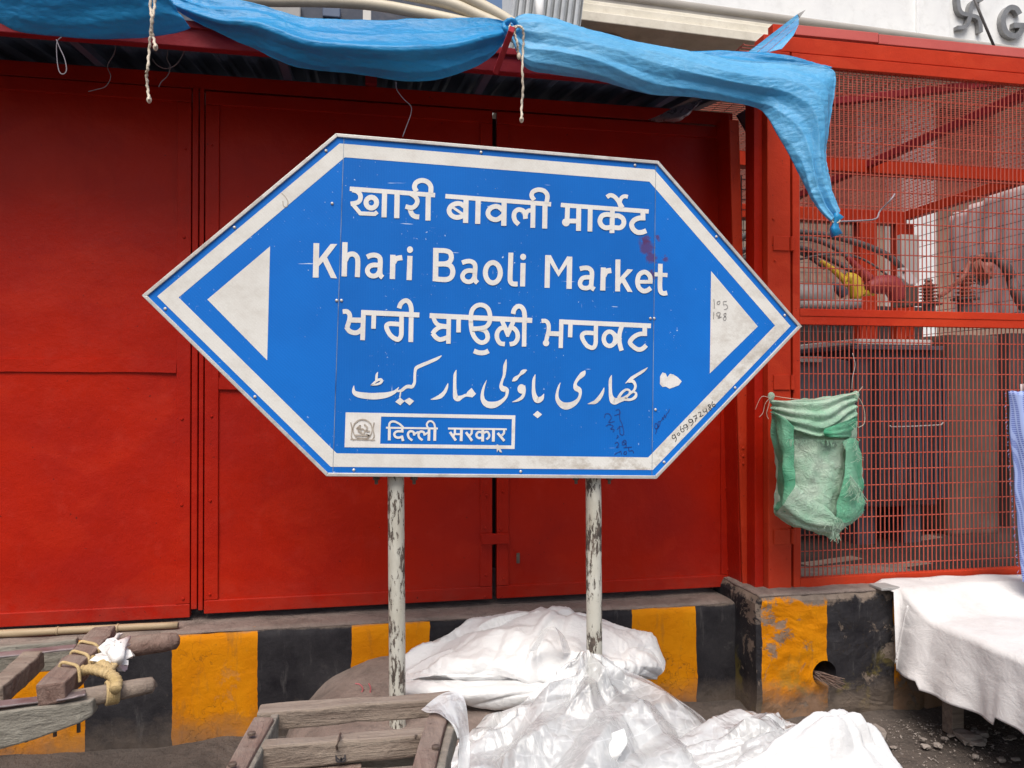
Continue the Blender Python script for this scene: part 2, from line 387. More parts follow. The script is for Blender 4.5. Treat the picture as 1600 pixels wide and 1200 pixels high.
def tarp(name, c1, c2, trans=0.25, rough=0.38):
    g = G(name)
    n = g.noise(2.5, 6, 0.65, g.vec((.6, 1, 2.2)))
    col = g.ramp(n, [(0.25, c1), (0.75, c2)])
    dirt = g.step(g.noise(6, 8, 0.7, g.vec((.5, 1, 2))), 0.52, 0.75)
    col = g.mix(g.math('MULTIPLY', dirt, 0.35), col, (c1[0] * .7 + .03, c1[1] * .55, c1[2] * .5))
    cre = g.noise(1.0, 6, 0.7, g.vec((9, 9, 26)), 0.5)
    cr2 = g.voro(26, g.vec((.7, 1, 1.5)))
    weave = g.n('TexChecker', {'Vector': g.pos, 'Scale': 420.0}).outputs[1]
    h = g.math('ADD', cre, g.math('MULTIPLY', cr2, 0.5)); h = g.math('ADD', h, g.math('MULTIPLY', weave, 0.03))
    nb = g.bump(h, 0.55 if 'faded' in name else 0.45, 0.011)
    b = g.bsdf(col, rough, nb, 0, 0.6, **{'Sheen Weight': 0.1})
    t = g.n('BsdfTranslucent', {'Color': col, 'Normal': nb}).outputs[0]
    return g.done(g.n('MixShader', {0: trans, 1: b, 2: t}).outputs[0])
M['tarp'] = tarp('blue_tarpaulin', (0.010, 0.27, 0.62), (0.020, 0.42, 0.80), 0.34, 0.34)
M['tarp_pale'] = tarp('faded_blue_tarpaulin', (0.045, 0.40, 0.76), (0.20, 0.60, 0.90), 0.32, 0.36)  # brighter blue also carries the light on the upward-facing top

g = G('white_plastic_sheet')
cre = g.math('MULTIPLY', g.math('ABSOLUTE', g.math('SUBTRACT', g.noise(1.0, 5, 0.6, g.vec((7, 14, 22), rot=(0, .35, 0)), 1.1), .5)), 3.0); v2 = g.math('MULTIPLY', g.math('ABSOLUTE', g.math('SUBTRACT', g.noise(1.0, 4, 0.6, g.vec((26, 22, 12), rot=(0, -.5, 0)), .8), .5)), 2.0)
nb = g.bump(g.math('ADD', cre, g.math('MULTIPLY', v2, 0.8)), 0.25, 0.010)
col = g.ramp(g.noise(4, 6), [(0.3, (0.82, 0.825, 0.82)), (0.7, (0.90, 0.905, 0.90))])
b = g.bsdf(col, 0.42, nb, 0, 0.5); t = g.n('BsdfTranslucent', {'Color': (0.8, 0.8, 0.8), 'Normal': nb}).outputs[0]
M['sheet_white'] = g.done(g.n('MixShader', {0: 0.25, 1: b, 2: t}).outputs[0])

def clear(name, op, tint):
    g = G(name)
    rg = lambda sc, rot, di: g.math('ABSOLUTE', g.math('SUBTRACT', g.noise(1.0, 3, 0.5, g.vec(sc, rot=rot), di), .5)); cre = rg((3, 6, 13), (0, .6, 0), .9); c2 = rg((14, 6, 3.5), (0, .5, .3), 1.1); c3 = g.noise(1.0, 5, 0.7, g.vec((40, 14, 20)), 1.2)
    nb = g.bump(g.math('ADD', g.math('MULTIPLY', g.math('ADD', cre, c2), 4.0), c3), 0.28, 0.012)
    line = g.math('MAXIMUM', g.step(cre, 0.022, 0.0), g.math('MULTIPLY', g.step(c2, 0.016, 0.0), 0.8))
    fac = g.math('ADD', g.math('ADD', op, g.math('MULTIPLY', line, 0.16)), g.math('MULTIPLY', g.math('SUBTRACT', g.noise(7, 5), .5), 0.5), clamp=True)
    d = g.bsdf(tint, 0.22, nb, 0, 0.8)
    t = g.n('BsdfTranslucent', {'Color': tint, 'Normal': nb}).outputs[0]
    dt = g.n('MixShader', {0: 0.35, 1: d, 2: t}).outputs[0]
    tr = g.n('BsdfTransparent', {'Color': (0.96, 0.97, 0.97)}).outputs[0]
    gl = g.n('BsdfGlossy', {'Color': (1, 1, 1), 'Roughness': 0.12, 'Normal': nb}).outputs[0]
    fr = g.n('Fresnel', {'IOR': 1.5, 'Normal': nb}).outputs[0]
    a = g.n('MixShader', {0: fac, 1: tr, 2: dt}).outputs[0]
    return g.done(g.n('MixShader', {0: fr, 1: a, 2: gl}).outputs[0])
M['clear'] = clear('clear_plastic_film', 0.50, (0.90, 0.92, 0.93))
M['milky'] = clear('milky_plastic_film', 0.82, (0.90, 0.91, 0.91))

g = G('white_table_cloth')
nb = g.bump(g.math('ADD', g.noise(1.0, 6, 0.65, g.vec((9, 9, 14)), .6), g.math('MULTIPLY', g.noise(60, 4), .2)), 0.5, 0.012)
st = g.step(g.noise(3, 8, 0.7), 0.5, 0.75)
col = g.mix(g.math('MULTIPLY', st, 0.6), (0.66, 0.645, 0.64), (0.42, 0.37, 0.355))
col = g.mix(g.step(g.noise(24, 3, 0.5, g.vec((1, 1, 1), loc=(5, 2, 1))), 0.75, 0.77), col, (0.2, 0.12, 0.07))
M['table_cloth'] = g.done(g.bsdf(col, 0.85, nb, 0, 0.2, **{'Sheen Weight': 0.2}))

def wood(name, a, b, rot=(0, 0, 0)):
    g = G(name)
    v = g.vec((1, 1, 1), rot=rot); v2 = g.n('Mapping', {'Vector': v, 'Scale': (4, 40, 40)}).outputs[0]
    gr = g.noise(1.0, 6, 0.7, v2, 0.6)
    col = g.ramp(gr, [(0.3, a), (0.65, b)])
    geo = g.nt.nodes.new('ShaderNodeNewGeometry'); nz = g.n('SeparateXYZ', {0: geo.outputs['Normal']}).outputs[2]
    du = g.math('MULTIPLY', g.step(nz, 0.3, 0.9), g.step(g.noise(9, 7, 0.7), 0.32, 0.6))
    col = g.mix(g.math('MULTIPLY', du, 0.6), col, (0.27, 0.22, 0.185))
    col = g.mix(g.step(g.noise(22, 5, 0.6), 0.66, 0.72), col, (0.05, 0.035, 0.028))
    nb = g.bump(g.math('ADD', gr, g.math('MULTIPLY', g.noise(50, 5), .6)), 0.9, 0.010)
    return g.done(g.bsdf(col, 0.82, nb, 0, 0.25))
M['wood_x'] = wood('weathered_wood', (0.15, 0.11, 0.088), (0.31, 0.25, 0.20))
M['wood_grey'] = wood('grey_weathered_wood', (0.16, 0.145, 0.12), (0.30, 0.28, 0.235))
M['wood_y'] = wood('red_brown_wood', (0.13, 0.075, 0.06), (0.25, 0.17, 0.14), (0, 0, R(90)))
M['bamboo'] = simple('bamboo', (0.33, 0.24, 0.14), (0.46, 0.36, 0.23), 0.6, 10, 50, .3, stretch=(.3, 1, 1), dirt=(.15, .1, .06))
M['rope'] = simple('jute_rope', (0.42, 0.30, 0.13), (0.60, 0.45, 0.24), 0.9, 30, 260, 0.9, 0.004)
M['cord'] = simple('pale_cotton_cord', (0.55, 0.47, 0.36), (0.72, 0.64, 0.54), 0.9, 30, 300, 0.9, 0.003)
M['thread'] = simple('thin_thread', (0.20, 0.18, 0.21), (0.30, 0.27, 0.30), 0.8)
M['metal_strap'] = simple('worn_steel_strap', (0.16, 0.11, 0.11), (0.34, 0.30, 0.30), 0.45, 14, 50, .3, metal=.4)
M['plastic_white'] = simple('white_plastic_tape', (0.7, 0.68, 0.66), (0.82, 0.8, 0.78), 0.4, 20, 60, .5)
M['red_plastic'] = simple('red_plastic_shred', (0.35, 0.06, 0.07), (0.5, 0.15, 0.16), 0.5)

M['awning'] = simple('dark_roof_sheet', (0.07, 0.10, 0.17), (0.10, 0.14, 0.22), 0.45, 2, 12, .2)
M['foil'] = simple('torn_insulation_foil', (0.20, 0.20, 0.22), (0.42, 0.42, 0.44), 0.3, 20, 30, .5, metal=.6)
M['pvc'] = simple('cream_pvc_pipe', (0.50, 0.44, 0.33), (0.60, 0.54, 0.42), 0.5, 3, 30, .15, dirt=(.3, .25, .18), dirt_amt=.4)
M['cornice'] = simple('cream_plaster', (0.62, 0.58, 0.48), (0.76, 0.72, 0.62), 0.8, 3, 40, .3, dirt=(.35, .3, .24), dirt_amt=.35)
M['facade'] = simple('white_plaster', (0.80, 0.81, 0.81), (0.88, 0.89, 0.88), 0.8, 2.5, 30, .25, dirt=(.5, .5, .48), dirt_amt=.3)
M['facade_grey'] = simple('grey_moulding', (0.30, 0.28, 0.26), (0.38, 0.36, 0.33), 0.8, 3, 30, .2)
M['capital'] = simple('ochre_capital', (0.5, 0.36, 0.2), (0.62, 0.47, 0.28), 0.8, 8, 30, .3)
M['letter_metal'] = simple('grey_steel_letters', (0.20, 0.20, 0.20), (0.30, 0.30, 0.30), 0.4, 8, 30, .1, metal=.3)
M['shop_wall'] = simple('brown_shop_wall', (0.26, 0.17, 0.125), (0.42, 0.31, 0.24), 0.85, 1.3, 20, .3, dirt=(.14, .09, .07), dirt_amt=.8)
M['dark_wall'] = simple('dark_blue_wall', (0.03, 0.04, 0.065), (0.07, 0.08, 0.11), 0.7, 3, 20, .2, dirt=(.16, .15, .16), dirt_amt=.6)
M['corrugated'] = simple('galvanised_sheet', (0.34, 0.36, 0.37), (0.5, 0.52, 0.53), 0.45, 4, 20, .2, metal=.4)
M['tank'] = simple('grey_tank_paint', (0.05, 0.05, 0.065), (0.085, 0.085, 0.105), 0.5, 3, 30, .25, dirt=(.10, .07, .06), dirt_amt=.5)
M['pillar'] = simple('rough_pillar_render', (0.085, 0.066, 0.055), (0.135, 0.105, 0.09), 0.9, 5, 70, .5, dirt=(.07, .05, .04))
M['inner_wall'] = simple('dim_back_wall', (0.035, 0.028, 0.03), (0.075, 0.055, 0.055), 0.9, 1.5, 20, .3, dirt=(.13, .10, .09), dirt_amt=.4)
M['insulator'] = simple('brown_glazed_insulator', (0.30, 0.11, 0.08), (0.45, 0.20, 0.15), 0.3, 8, 20, .1, dirt=(.3, .22, .18), dirt_amt=.5)
M['cable'] = simple('grey_cable_jacket', (0.075, 0.07, 0.07), (0.15, 0.14, 0.14), 0.6, 8, 30, .2)
M['red_cap'] = simple('red_rubber_cap', (0.30, 0.03, 0.035), (0.42, 0.06, 0.06), 0.5, 8)
M['yellow_cap'] = simple('yellow_rubber_cap', (0.62, 0.42, 0.02), (0.72, 0.52, 0.04), 0.5, 8, dirt=(.4, .25, .04))
M['pipe_grey'] = simple('grey_duct', (0.26, 0.25, 0.24), (0.36, 0.35, 0.34), 0.6, 5)
M['banner'] = simple('faded_pink_banner', (0.38, 0.29, 0.29), (0.60, 0.52, 0.50), 0.8, 3, 10, .3, stretch=(1, 1, .3), dirt=(.35, .25, .3), dirt_amt=.6)
M['fin_light'] = simple('pale_door', (0.55, 0.53, 0.5), (0.66, 0.64, 0.6), 0.7, 3)

def sack(name, a, b):
    g = G(name)
    n = g.noise(7, 7, 0.65); col = g.ramp(n, [(0.35, a), (0.62, b)])
    wv = g.n('TexWave', {'Vector': g.pos, 'Scale': 110.0, 'Distortion': 1.0}, bands_direction='Z').outputs[1]
    nb = g.bump(g.math('ADD', g.math('MULTIPLY', g.math('ABSOLUTE', g.math('SUBTRACT', g.noise(1.0, 5, .65, g.vec((16, 10, 26), rot=(0, .5, 0)), 1.2), .5)), 4.0), g.math('MULTIPLY', wv, .15)), 0.75, 0.014)
    bb = g.bsdf(col, 0.55, nb, 0, 0.4); t = g.n('BsdfTranslucent', {'Color': col, 'Normal': nb}).outputs[0]
    return g.done(g.n('MixShader', {0: 0.3, 1: bb, 2: t}).outputs[0])
M['sack_green'] = sack('green_woven_plastic', (0.10, 0.50, 0.28), (0.30, 0.68, 0.46))
M['sack_pale'] = sack('pale_green_woven_plastic', (0.42, 0.72, 0.52), (0.64, 0.80, 0.66))
g = G('blue_check_cloth')
sx, sy, sz = g.sep()
ck = g.math('MAXIMUM', g.step(g.math('PINGPONG', g.math('MULTIPLY', sz, 1.0), 0.0045), 0.0024, 0.003), g.step(g.math('PINGPONG', g.math('ADD', sx, sy), 0.0045), 0.0024, 0.003))
col = g.mix(ck, (0.13, 0.18, 0.48), (0.34, 0.43, 0.74))
M['check'] = g.done(g.bsdf(col, 0.8, g.bump(ck, .4, .002), 0, .2))
# ------------------------------------------------------------------ ground
YG, YP, YB, YS, YC = 3.56, 3.40, 3.18, 2.80, 3.30      # gate face, plinth face, block face, sign face, cage front
def make_ground():
    m = MB()
    P = []
    xs = [-60, -20, -8, -4] + [-4 + .06 * i for i in range(1, 150)] + [5.2, 8, 20, 60]
    ys = [-60, -20, -5, -1] + [.3 + .06 * i for i in range(0, 56)] + [4.2, 8, 20, 70]
    for y in ys:
        P.append([Vector((x, y, (0.012 * fbm((x, y, 0), 2.2, 1) + 0.006 * fbm((x, y, 0), 11, 4) + 0.05 * math.exp(-abs(y - 3.35) / .16)) if abs(x) < 5.3 and -.9 < y < 4 else 0.0)) for x in xs])
    m.grid(P); m.build('ground', M['dust'], smooth=True, kind='structure')
make_ground()

# ------------------------------------------------------------------ painted plinth walls
xl = X_(-420, YP)
xr = X_(1190, YP)
edges = [X_(u, YP) for u in (-150, -12, 131, 267, 403, 547, 668, 760, 852, 983, 1086)]
M['plinth'] = plinth_mat('yellow_black_plinth_paint', xl - .01, xr + .3, edges, False, 0.12)
P_TOP = 0.487
def plinth():
    m = rough_box((xl, YP, -0.05), (xr + 0.02, YP + 1.3, P_TOP), 0.035, 0.006, 1.0)
    m.build('plinth_wall', M['plinth'], smooth=True, label='low masonry plinth painted in black and yellow bands below the red gate', cat='wall')
plinth()
# right block with the drain hole
bx0, bx1 = X_(1184, YB), X_(1900, YB)
B_TOP = 0.566
bedges = [X_(u, YB) for u in (1291, 1396, 1500, 1600)]
M['block'] = plinth_mat('peeling_block_paint', bx0 - .03, bx1 + .01, [bx0 + .016] + bedges, True, 0.55)
def block():
    hc = PY(1289, 1053, YB); hr = 0.059
    t = thing('corner_block', (bx0 + .5, YB + .5, 0), 'peeling yellow and black concrete block with a round drain hole under the mesh cage', 'wall')
    def bumpy(x, z, e=0.0): return 0.010 * fbm((x, 0, z), 6, 3) + .012 * abs(fbm((x, 0, z), 2.5, 8))
    m = MB(); x0, x1, z0, z1 = bx0, hc.x + (hc.x - bx0) * 1.6, -0.05, B_TOP
    n = 96; rings = []
    K = 14
    for k in range(K + 1):
        row = []
        for i in range(n):
            a = 2 * math.pi * i / n; c, s_ = math.cos(a), math.sin(a)
            tx = ((x1 - hc.x) / c if c > 0 else (x0 - hc.x) / c) if abs(c) > 1e-6 else 1e9
            tz = ((z1 - hc.z) / s_ if s_ > 0 else (z0 - hc.z) / s_) if abs(s_) > 1e-6 else 1e9
            rad = min(tx, tz); t_ = k / K
            rr = hr * (1.0 + .05 * mnoise.noise(Vector((c * 2, s_ * 2, 0)))) + (rad - hr) * t_
            x, z = hc.x + c * rr, hc.z + s_ * rr
            y = YB + (bumpy(x, z) if 0 < k < K else (bumpy(x, z) if k else 0.004))
            if k == K: y += 0.014; 
            row.append((x, y, z))
        rings.append(row)
    rings.insert(0, [(p[0], YB + 0.5, p[2]) for p in rings[0]]); rings.insert(1, [(p[0], YB + 0.03, p[2]) for p in rings[1]])
    rings.append([(p[0], YB + 1.2, p[2]) for p in rings[-1]])
    vs_ = [p for r in rings for p in r]
    fs = [(i * n + k, i * n + (k + 1) % n, (i + 1) * n + (k + 1) % n, (i + 1) * n + k) for i in range(len(rings) - 1) for k in range(n)]
    fs.append(tuple(range(n)))
    m.add(vs_, fs); m.build('block_body', M['block'], t, smooth=False)
    rough_box((x1 + .001, YB + .004, -.05), (bx1, YB + 1.2, B_TOP - .004), 0.04, .008, 5).build('block_body', M['block'], t, smooth=True)
    # mortar cap, slightly proud
    rough_box((bx0 + .012, YB + .012, B_TOP - .004), (bx0 + 1.05, YB + .5, B_TOP + .012), 0.03, .006, 9, .006).build('mortar_cap', M['concrete'], t, smooth=True)
    MB().box((bx0 + 1.055, YB + .02, B_TOP - .003), (bx1, YB + 1.2, B_TOP + .006)).build('mortar_cap', M['cage_shade_dust'], t)
    MB().box((bx0 + .02, YB + .505, B_TOP - .003), (bx0 + 1.05, YB + 1.2, B_TOP + .006)).build('mortar_cap', M['cage_shade_dust'], t)
    return hc
HC = block()
# ledge on top of the plinth
rough_box((xl, YP + .006, P_TOP - .012), (xr + .01, YP + 1.2, P_TOP + .006), .04, .005, 21, .010).build('ledge', M['concrete'], smooth=True, label='dusty rough concrete ledge along the top of the plinth below the red gate', cat='ledge')
# concrete pad around the sign posts
def pad():
    x0, x1 = PY(480, 1100, 3.2).x, PY(960, 1100, 3.0).x
    m = MB(); P = []
    for i in range(26):
        y = 2.50 + (YP - 2.50 + .02) * i / 25; row = []
        for j in range(50):
            x = x0 - .12 + (x1 - x0 + .24) * j / 49
            ex = min((x - (x0 - .12)) / .30, (x1 + .12 - x) / .18, (y - 2.50) / .12, 1.0)
            h = 0.275 * (1 - (1 - max(0, ex)) ** 2.2) + .018 * fbm((x, y, 0), 4, 2) + .055 * math.exp(-((x - PY(600, 1060, 3.3).x) / .16) ** 2 - ((y - 3.36) / .22) ** 2)
            row.append(Vector((x, y, max(h, -.03) if ex > 0 else -.03)))
        P.append(row)
    m.grid(P); m.build('concrete_footing', M['concrete'], smooth=True, label='rounded dusty concrete footing around the feet of the sign posts', cat='footing')
pad()

# ------------------------------------------------------------------ red sheet metal gate leaves
Z0G, Z1G = 0.512, 2.835
def gx(u): return X_(u, YG)
FR = 0.058
riv = {}
def rivet(parent, x, y, z, mname='gate_red', r=.0065):
    if mname not in riv:
        riv[mname] = MB().lathe([(r, 0), (r, .002), (r * .6, .005)], (x, y, z), 8, Vector((0, -1, 0))).build('rivet', M[mname], parent, smooth=False)
    else: dup(riv[mname], parent, (x, y - .0025, z - r))
def leaf(x0, x1, z0, z1, label, rails=(), ribs=()):
    t = thing('metal_gate', ((x0 + x1) / 2, YG, z0), label, 'gate')
    # face sheet: gently dented
    nx, nz = max(6, int((x1 - x0) / .05)), 46
    P = [[Vector((x0 + .012 + (x1 - x0 - .024) * j / nx, YG + .006 + .006 * fbm((x0 + (x1 - x0) * j / nx, 0, z0 + (z1 - z0) * i / nz), 1.6, 3), z0 + .012 + (z1 - z0 - .024) * i / nz)) for j in range(nx + 1)] for i in range(nz + 1)]
    MB().grid(P).build('sheet_panel', M['gate_red'], t, smooth=True, solid=.003)
    for nm, a, b in (('frame_rail', (x0, YG - .006, z0), (x1, YG + .03, z0 + FR)), ('frame_rail', (x0, YG - .006, z1 - FR), (x1, YG + .03, z1)),
                     ('frame_stile', (x0, YG - .005, z0 + FR + .001), (x0 + FR, YG + .03, z1 - FR - .001)), ('frame_stile', (x1 - FR, YG - .005, z0 + FR + .001), (x1, YG + .03, z1 - FR - .001))):
        MB().box(a, b).build(nm, M['gate_red'], t, bevel=.003)
    for (z, h) in rails:
        seg = 24; vs_, P = [], []
        m = MB()
        m.bar((x0 + FR + .001, YG + .004, z), (x1 - FR - .001, YG + .004, z), .020, h, seg=seg, jit=.004)
        m.build('frame_rail', M['gate_red'], t)
    zz = z0 + .1
    while zz < z1:
        for x in (x0 + FR * .5, x1 - FR * .5):
            rivet(t, x + random.uniform(-.006, .006), YG - .0055, zz + random.uniform(-.02, .02))
        zz += .39
    return t
xA0, xA1 = gx(-420), gx(298)
leaf(xA0, xA1, Z0G + .0, Z1G - .015, 'left red sheet gate panel with a horizontal rail behind the hand cart', rails=((1.605, .055),))
# narrow post strips between panel and double gate
m = MB(); m.box((gx(300), YG - .008, Z0G + .035), (gx(310) - .002, YG + .035, Z1G - .01))
m.build('gate_post', M['gate_red'], bevel=.003, label='narrow red steel strip standing between left gate panel and middle gate leaf', cat='post')
m = MB(); m.box((gx(311), YG - .004, Z0G + .028), (gx(318), YG + .035, Z1G - .01))
m.build('gate_post', M['gate_red'], bevel=.002, label='recessed thin red steel strip beside the hinge side of the middle gate leaf', cat='post')
xB0, xB1 = gx(320), gx(769)
tB = leaf(xB0, xB1, Z0G + .012, Z1G - .02, 'middle red sheet gate leaf behind the left half of the blue sign', rails=((1.53, .05),))
xC0, xC1 = gx(776), gx(1143)
tC = leaf(xC0, xC1, Z0G + .012, Z1G - .02, 'right red sheet gate leaf behind the right half of the blue sign')
# latch bar across the two leaves, bolt stub
zl = Z_(841, 770, YG)
m = MB(); m.box((gx(751), YG - .018, zl - .026), (gx(795), YG - .0065, zl + .024)); m.build('latch_bar', M['gate_red'], tC, bevel=.003)
for u, v in ((758, 825), (782, 826), (758, 932), (783, 932)):
    rivet(tC, gx(u), YG - .0055, Z_(v, u, YG), r=.0065)
MB().tube([PY(809, 868, YG + .005), PY(809, 868, YG - .03)], .006, 8).build('bolt', M['bolt'], tC)
MB().box((gx(807), YG - .004, Z_(880, 809, YG)), (gx(812), YG + .004, Z_(864, 809, YG))).build('keyhole_plate', M['bolt'], tC, bevel=.001)
# lintel rail above leaves
m = MB(); m.box((xA0, YG + .0, Z1G - .010), (gx(1146), YG + .05, Z1G + .055)); 
m.build('gate_lintel', M['gate_red'], bevel=.003, label='long red steel lintel running above the gate leaves under the dark awning', cat='beam')
m = MB(); m.box((gx(570), YG - .03, Z1G + .056), (gx(588), YG + .02, Z1G + .16)); m.build('steel_block', M['beam_red'], bevel=.003, label='small red steel block standing on the gate lintel above the sign', cat='bracket')

# leaning right gate post (angle iron) and the slot beside it
t = thing('gate_post', (PY(1160, 935, YG - .1).x, YG - .1, P_TOP), 'slightly leaning red steel gate post left of the gap beside the cage column', 'post')
a0, a1 = PY(1152, 938, YG - .06), PY(1133, 188, YG - .06)
b0, b1 = PY(1168, 938, YG - .145), PY(1146, 188, YG - .145)
MB().bar(a0 + Vector((-.012, 0, 0)), a1 + Vector((-.012, 0, 0)), .012, .14, up=Vector((0, 1, 0))).build('post_side_flange', M['gate_red'], t, bevel=.002)
MB().bar(b0, b1, .050, .012, up=Vector((0, 1, 0))).build('post_front_flange', M['cage_red'], t, bevel=.002)
for v in (700, 712, 724):
    rivet(t, PY(1161, v, YG - .15).x, YG - .152, PY(1161, v, YG - .15).z, 'cage_red')

MB().box((xA0, YG + .75, P_TOP), (gx(1146), YG + .85, 3.05)).build('gap_blocker_wall', M['inner_wall'], label='added dark wall blocking the sky behind the red gate leaves', cat='wall')  # added wall, keeps the gaps between the leaves dark against the sky
# ------------------------------------------------------------------ awning over the gate
AY = 3.08
def awning():
    t = thing('awning', (PY(500, 100, 3.3).x, 3.3, 2.86), 'dark corrugated sheet awning with red front beam above the gate', 'awning')
    zb = lambda u, v: Z_(v, u, AY)
    x0, x1 = X_(-420, AY), X_(1180, AY)
    zA, zB = zb(0, 61), zb(1100, 140)
    # corrugated roof sheets rising to the back, each its own sheet
    nsh = 8
    for k in range(nsh):
        a = x0 + (x1 + .12 - x0) * k / nsh; b = x0 + (x1 + .12 - x0) * (k + 1) / nsh + .03; P = []
        for i in range(6):
            ty = i / 5; y = AY - .02 + ty * 1.25; row = []
            n = int((b - a) / .012)
            for j in range(n + 1):
                x = a + (b - a) * j / n
                ph = (x / .125) % 1.0
                hgt = .020 * max(0, min(1, (0.5 - abs(ph - .5)) * 6 - .6))
                row.append(Vector((x, y, 2.872 + ty * .22 + hgt + .0025 * (k % 2))))
            P.append(row)
        MB().grid(P).build('roof_sheet', M['awning'], t, smooth=False, solid=.0015)
    MB().box((x0, AY - .03, 2.79), (x1, AY + .012, 2.862)).build('front_beam', M['beam_red'], t, bevel=.003)
    MB().box((x0, AY - .042, 2.858), (x1, AY - .030, 2.884)).build('beam_lip', M['beam_red'], t, bevel=.002)
    for u in (335, 800):
        p, q = PD(u - 42, -4, 2.93), PD(u - 5, 78, 3.02)
        if u == 800: p, q = PD(800, 45, 2.86), PD(775, 112, 2.98)
        MB().bar(p, q, .022, .05, up=Vector((0, 1, 0))).build('brace', M['beam_red'], t, bevel=.003)
    for u in (-200, 120, 440, 760, 1060):
        x = X_(u, 3.3); MB().bar((x, AY + .015, 2.852), (x, YG + .25, 2.935), .035, .03).build('rafter', M['awning'], t)
    return t
awning()
# torn foil hanging under the awning
P = sheet([[(1012, 187, 3.62), (1030, 180, 3.55), (1060, 165, 3.5), (1094, 158, 3.45)], [(1025, 190, 3.58), (1045, 186, 3.5), (1070, 178, 3.45), (1095, 158, 3.44)], [(1042, 191, 3.55), (1056, 190, 3.5), (1072, 182, 3.46), (1096, 157, 3.44)]], 24, 12)
P = displace(P, lambda p, s, t: .012 * crump(p, 14))
MB().grid(P).build('torn_foil', M['foil'], smooth=False, label='torn strip of grey foil hanging under the awning near the right post', cat='foil', solid=.001)
# ------------------------------------------------------------------ the blue direction sign
def hexinset(poly, d):
    """inset a convex polygon (x, z), counter-clockwise, by d"""
    n = len(poly); out = []
    area = sum(poly[i][0] * poly[(i + 1) % n][1] - poly[(i + 1) % n][0] * poly[i][1] for i in range(n))
    s = 1 if area > 0 else -1; L = []
    for i in range(n):
        p, q = Vector(poly[i]), Vector(poly[(i + 1) % n]); e = (q - p).normalized(); nn = Vector((-e.y, e.x)) * s
        L.append((p + nn * d, e))
    for i in range(n):
        (p, e), (q, f) = L[i - 1], L[i]
        k = (q - p).cross(f) / e.cross(f) if abs(e.cross(f)) > 1e-9 else 0
        out.append(tuple(p + e * k))
    return out
def S(u, v):
    p = PY(u, v, YS); return (p.x, p.z)
HEX = [S(*p) for p in ((222, 462), (510, 744), (1025, 748), (1252, 510), (1028, 252), (525, 209))]
def ring(o, i, y, m=None):
    m = m or MB(); n = len(o)
    return m.add([(x, y, z) for x, z in o] + [(x, y, z) for x, z in i], [(k, (k + 1) % n, (k + 1) % n + n, k + n) for k in range(n)])
lean = {}
def stroke_poly(pts, smooth=True, k=7):
    """pts (x, z, width) -> left and right outlines"""
    p = cr(pts, k) if smooth and len(pts) > 2 else [tuple(map(float, q)) for q in pts]
    L, Rr = [], []
    for i, q in enumerate(p):
        a, b = Vector(p[max(i - 1, 0)][:2]), Vector(p[min(i + 1, len(p) - 1)][:2])
        t = (b - a); t = t.normalized() if t.length > 1e-9 else Vector((1, 0)); nn = Vector((-t.y, t.x))
        if not smooth and 0 < i < len(p) - 1:
            t1 = (Vector(q[:2]) - a).normalized(); t2 = (b - Vector(q[:2])).normalized()
            nn = Vector((-(t1 + t2).y, (t1 + t2).x)).normalized(); c = max(.35, nn.dot(Vector((-t1.y, t1.x)))); nn = nn / c
        L.append(Vector(q[:2]) + nn * q[2] / 2); Rr.append(Vector(q[:2]) - nn * q[2] / 2)
    return L, Rr
def add_strokes(m, strokes, org, sc, y0, plane=None, thick=0.0, w=None, lay=0.00022):
    """strokes measured on the photograph: crop origin and scale; widths in the same unit"""
    for idx, st in enumerate(strokes):
        kind, data = st[0], st[1]
        y = y0 - lay * (idx % 7)
        to = lambda x, z: (plane or S)(org[0] + x / sc, org[1] + z / sc)
        if kind == 'o' or kind == 'O':          # filled blob  (cx, cy, rx, ry)
            cx, cy, rx, ry = data; pl = [to(cx + rx * math.cos(a * math.pi / 9), cy + ry * math.sin(a * math.pi / 9)) for a in range(18)]
            m.add([(a, y, b) for a, b in pl], [tuple(range(18))])
        elif kind == 'p':                       # filled polygon
            pl = [to(*q) for q in data]; m.add([(a, y, b) for a, b in pl], [tuple(range(len(pl)))])
        elif kind == 'r':                       # ring (cx, cy, rx, ry, w)
            cx, cy, rx, ry, ww = data; n = 28
            A = [to(cx + (rx + ww / 2) * math.cos(a * 2 * math.pi / n), cy + (ry + ww / 2) * math.sin(a * 2 * math.pi / n)) for a in range(n)]
            B = [to(cx + (rx - ww / 2) * math.cos(a * 2 * math.pi / n), cy + (ry - ww / 2) * math.sin(a * 2 * math.pi / n)) for a in range(n)]
            ring(A, B, y, m)
        else:
            ww = st[2] if len(st) > 2 else w
            pts = [(q[0], q[1], q[2] if len(q) > 2 else ww) for q in data]
            L, Rr = stroke_poly(pts, kind == 'c')
            A = [to(q.x, q.y) for q in L]; B = [to(q.x, q.y) for q in Rr]; n = len(A)
            if thick:
                vs_ = [(a, y, b) for a, b in A] + [(a, y, b) for a, b in B] + [(a, y + thick, b) for a, b in A] + [(a, y + thick, b) for a, b in B]
                fs = [(i, i + 1, n + i + 1, n + i) for i in range(n - 1)] + [(2 * n + i, 3 * n + i, 3 * n + i + 1, 2 * n + i + 1) for i in range(n - 1)]
                fs += [(i, 2 * n + i, 2 * n + i + 1, i + 1) for i in range(n - 1)] + [(n + i, n + i + 1, 3 * n + i + 1, 3 * n + i) for i in range(n - 1)]
                fs += [(0, n, 3 * n, 2 * n), (n - 1, 3 * n - 1, 4 * n - 1, 2 * n - 1)]
                m.add(vs_, fs)
            else:
                m.add([(a, y, b) for a, b in A] + [(a, y, b) for a, b in B], [(i, i + 1, n + i + 1, n + i) for i in range(n - 1)])
    return m
W_ = {}
c, l = 'c', 'l'
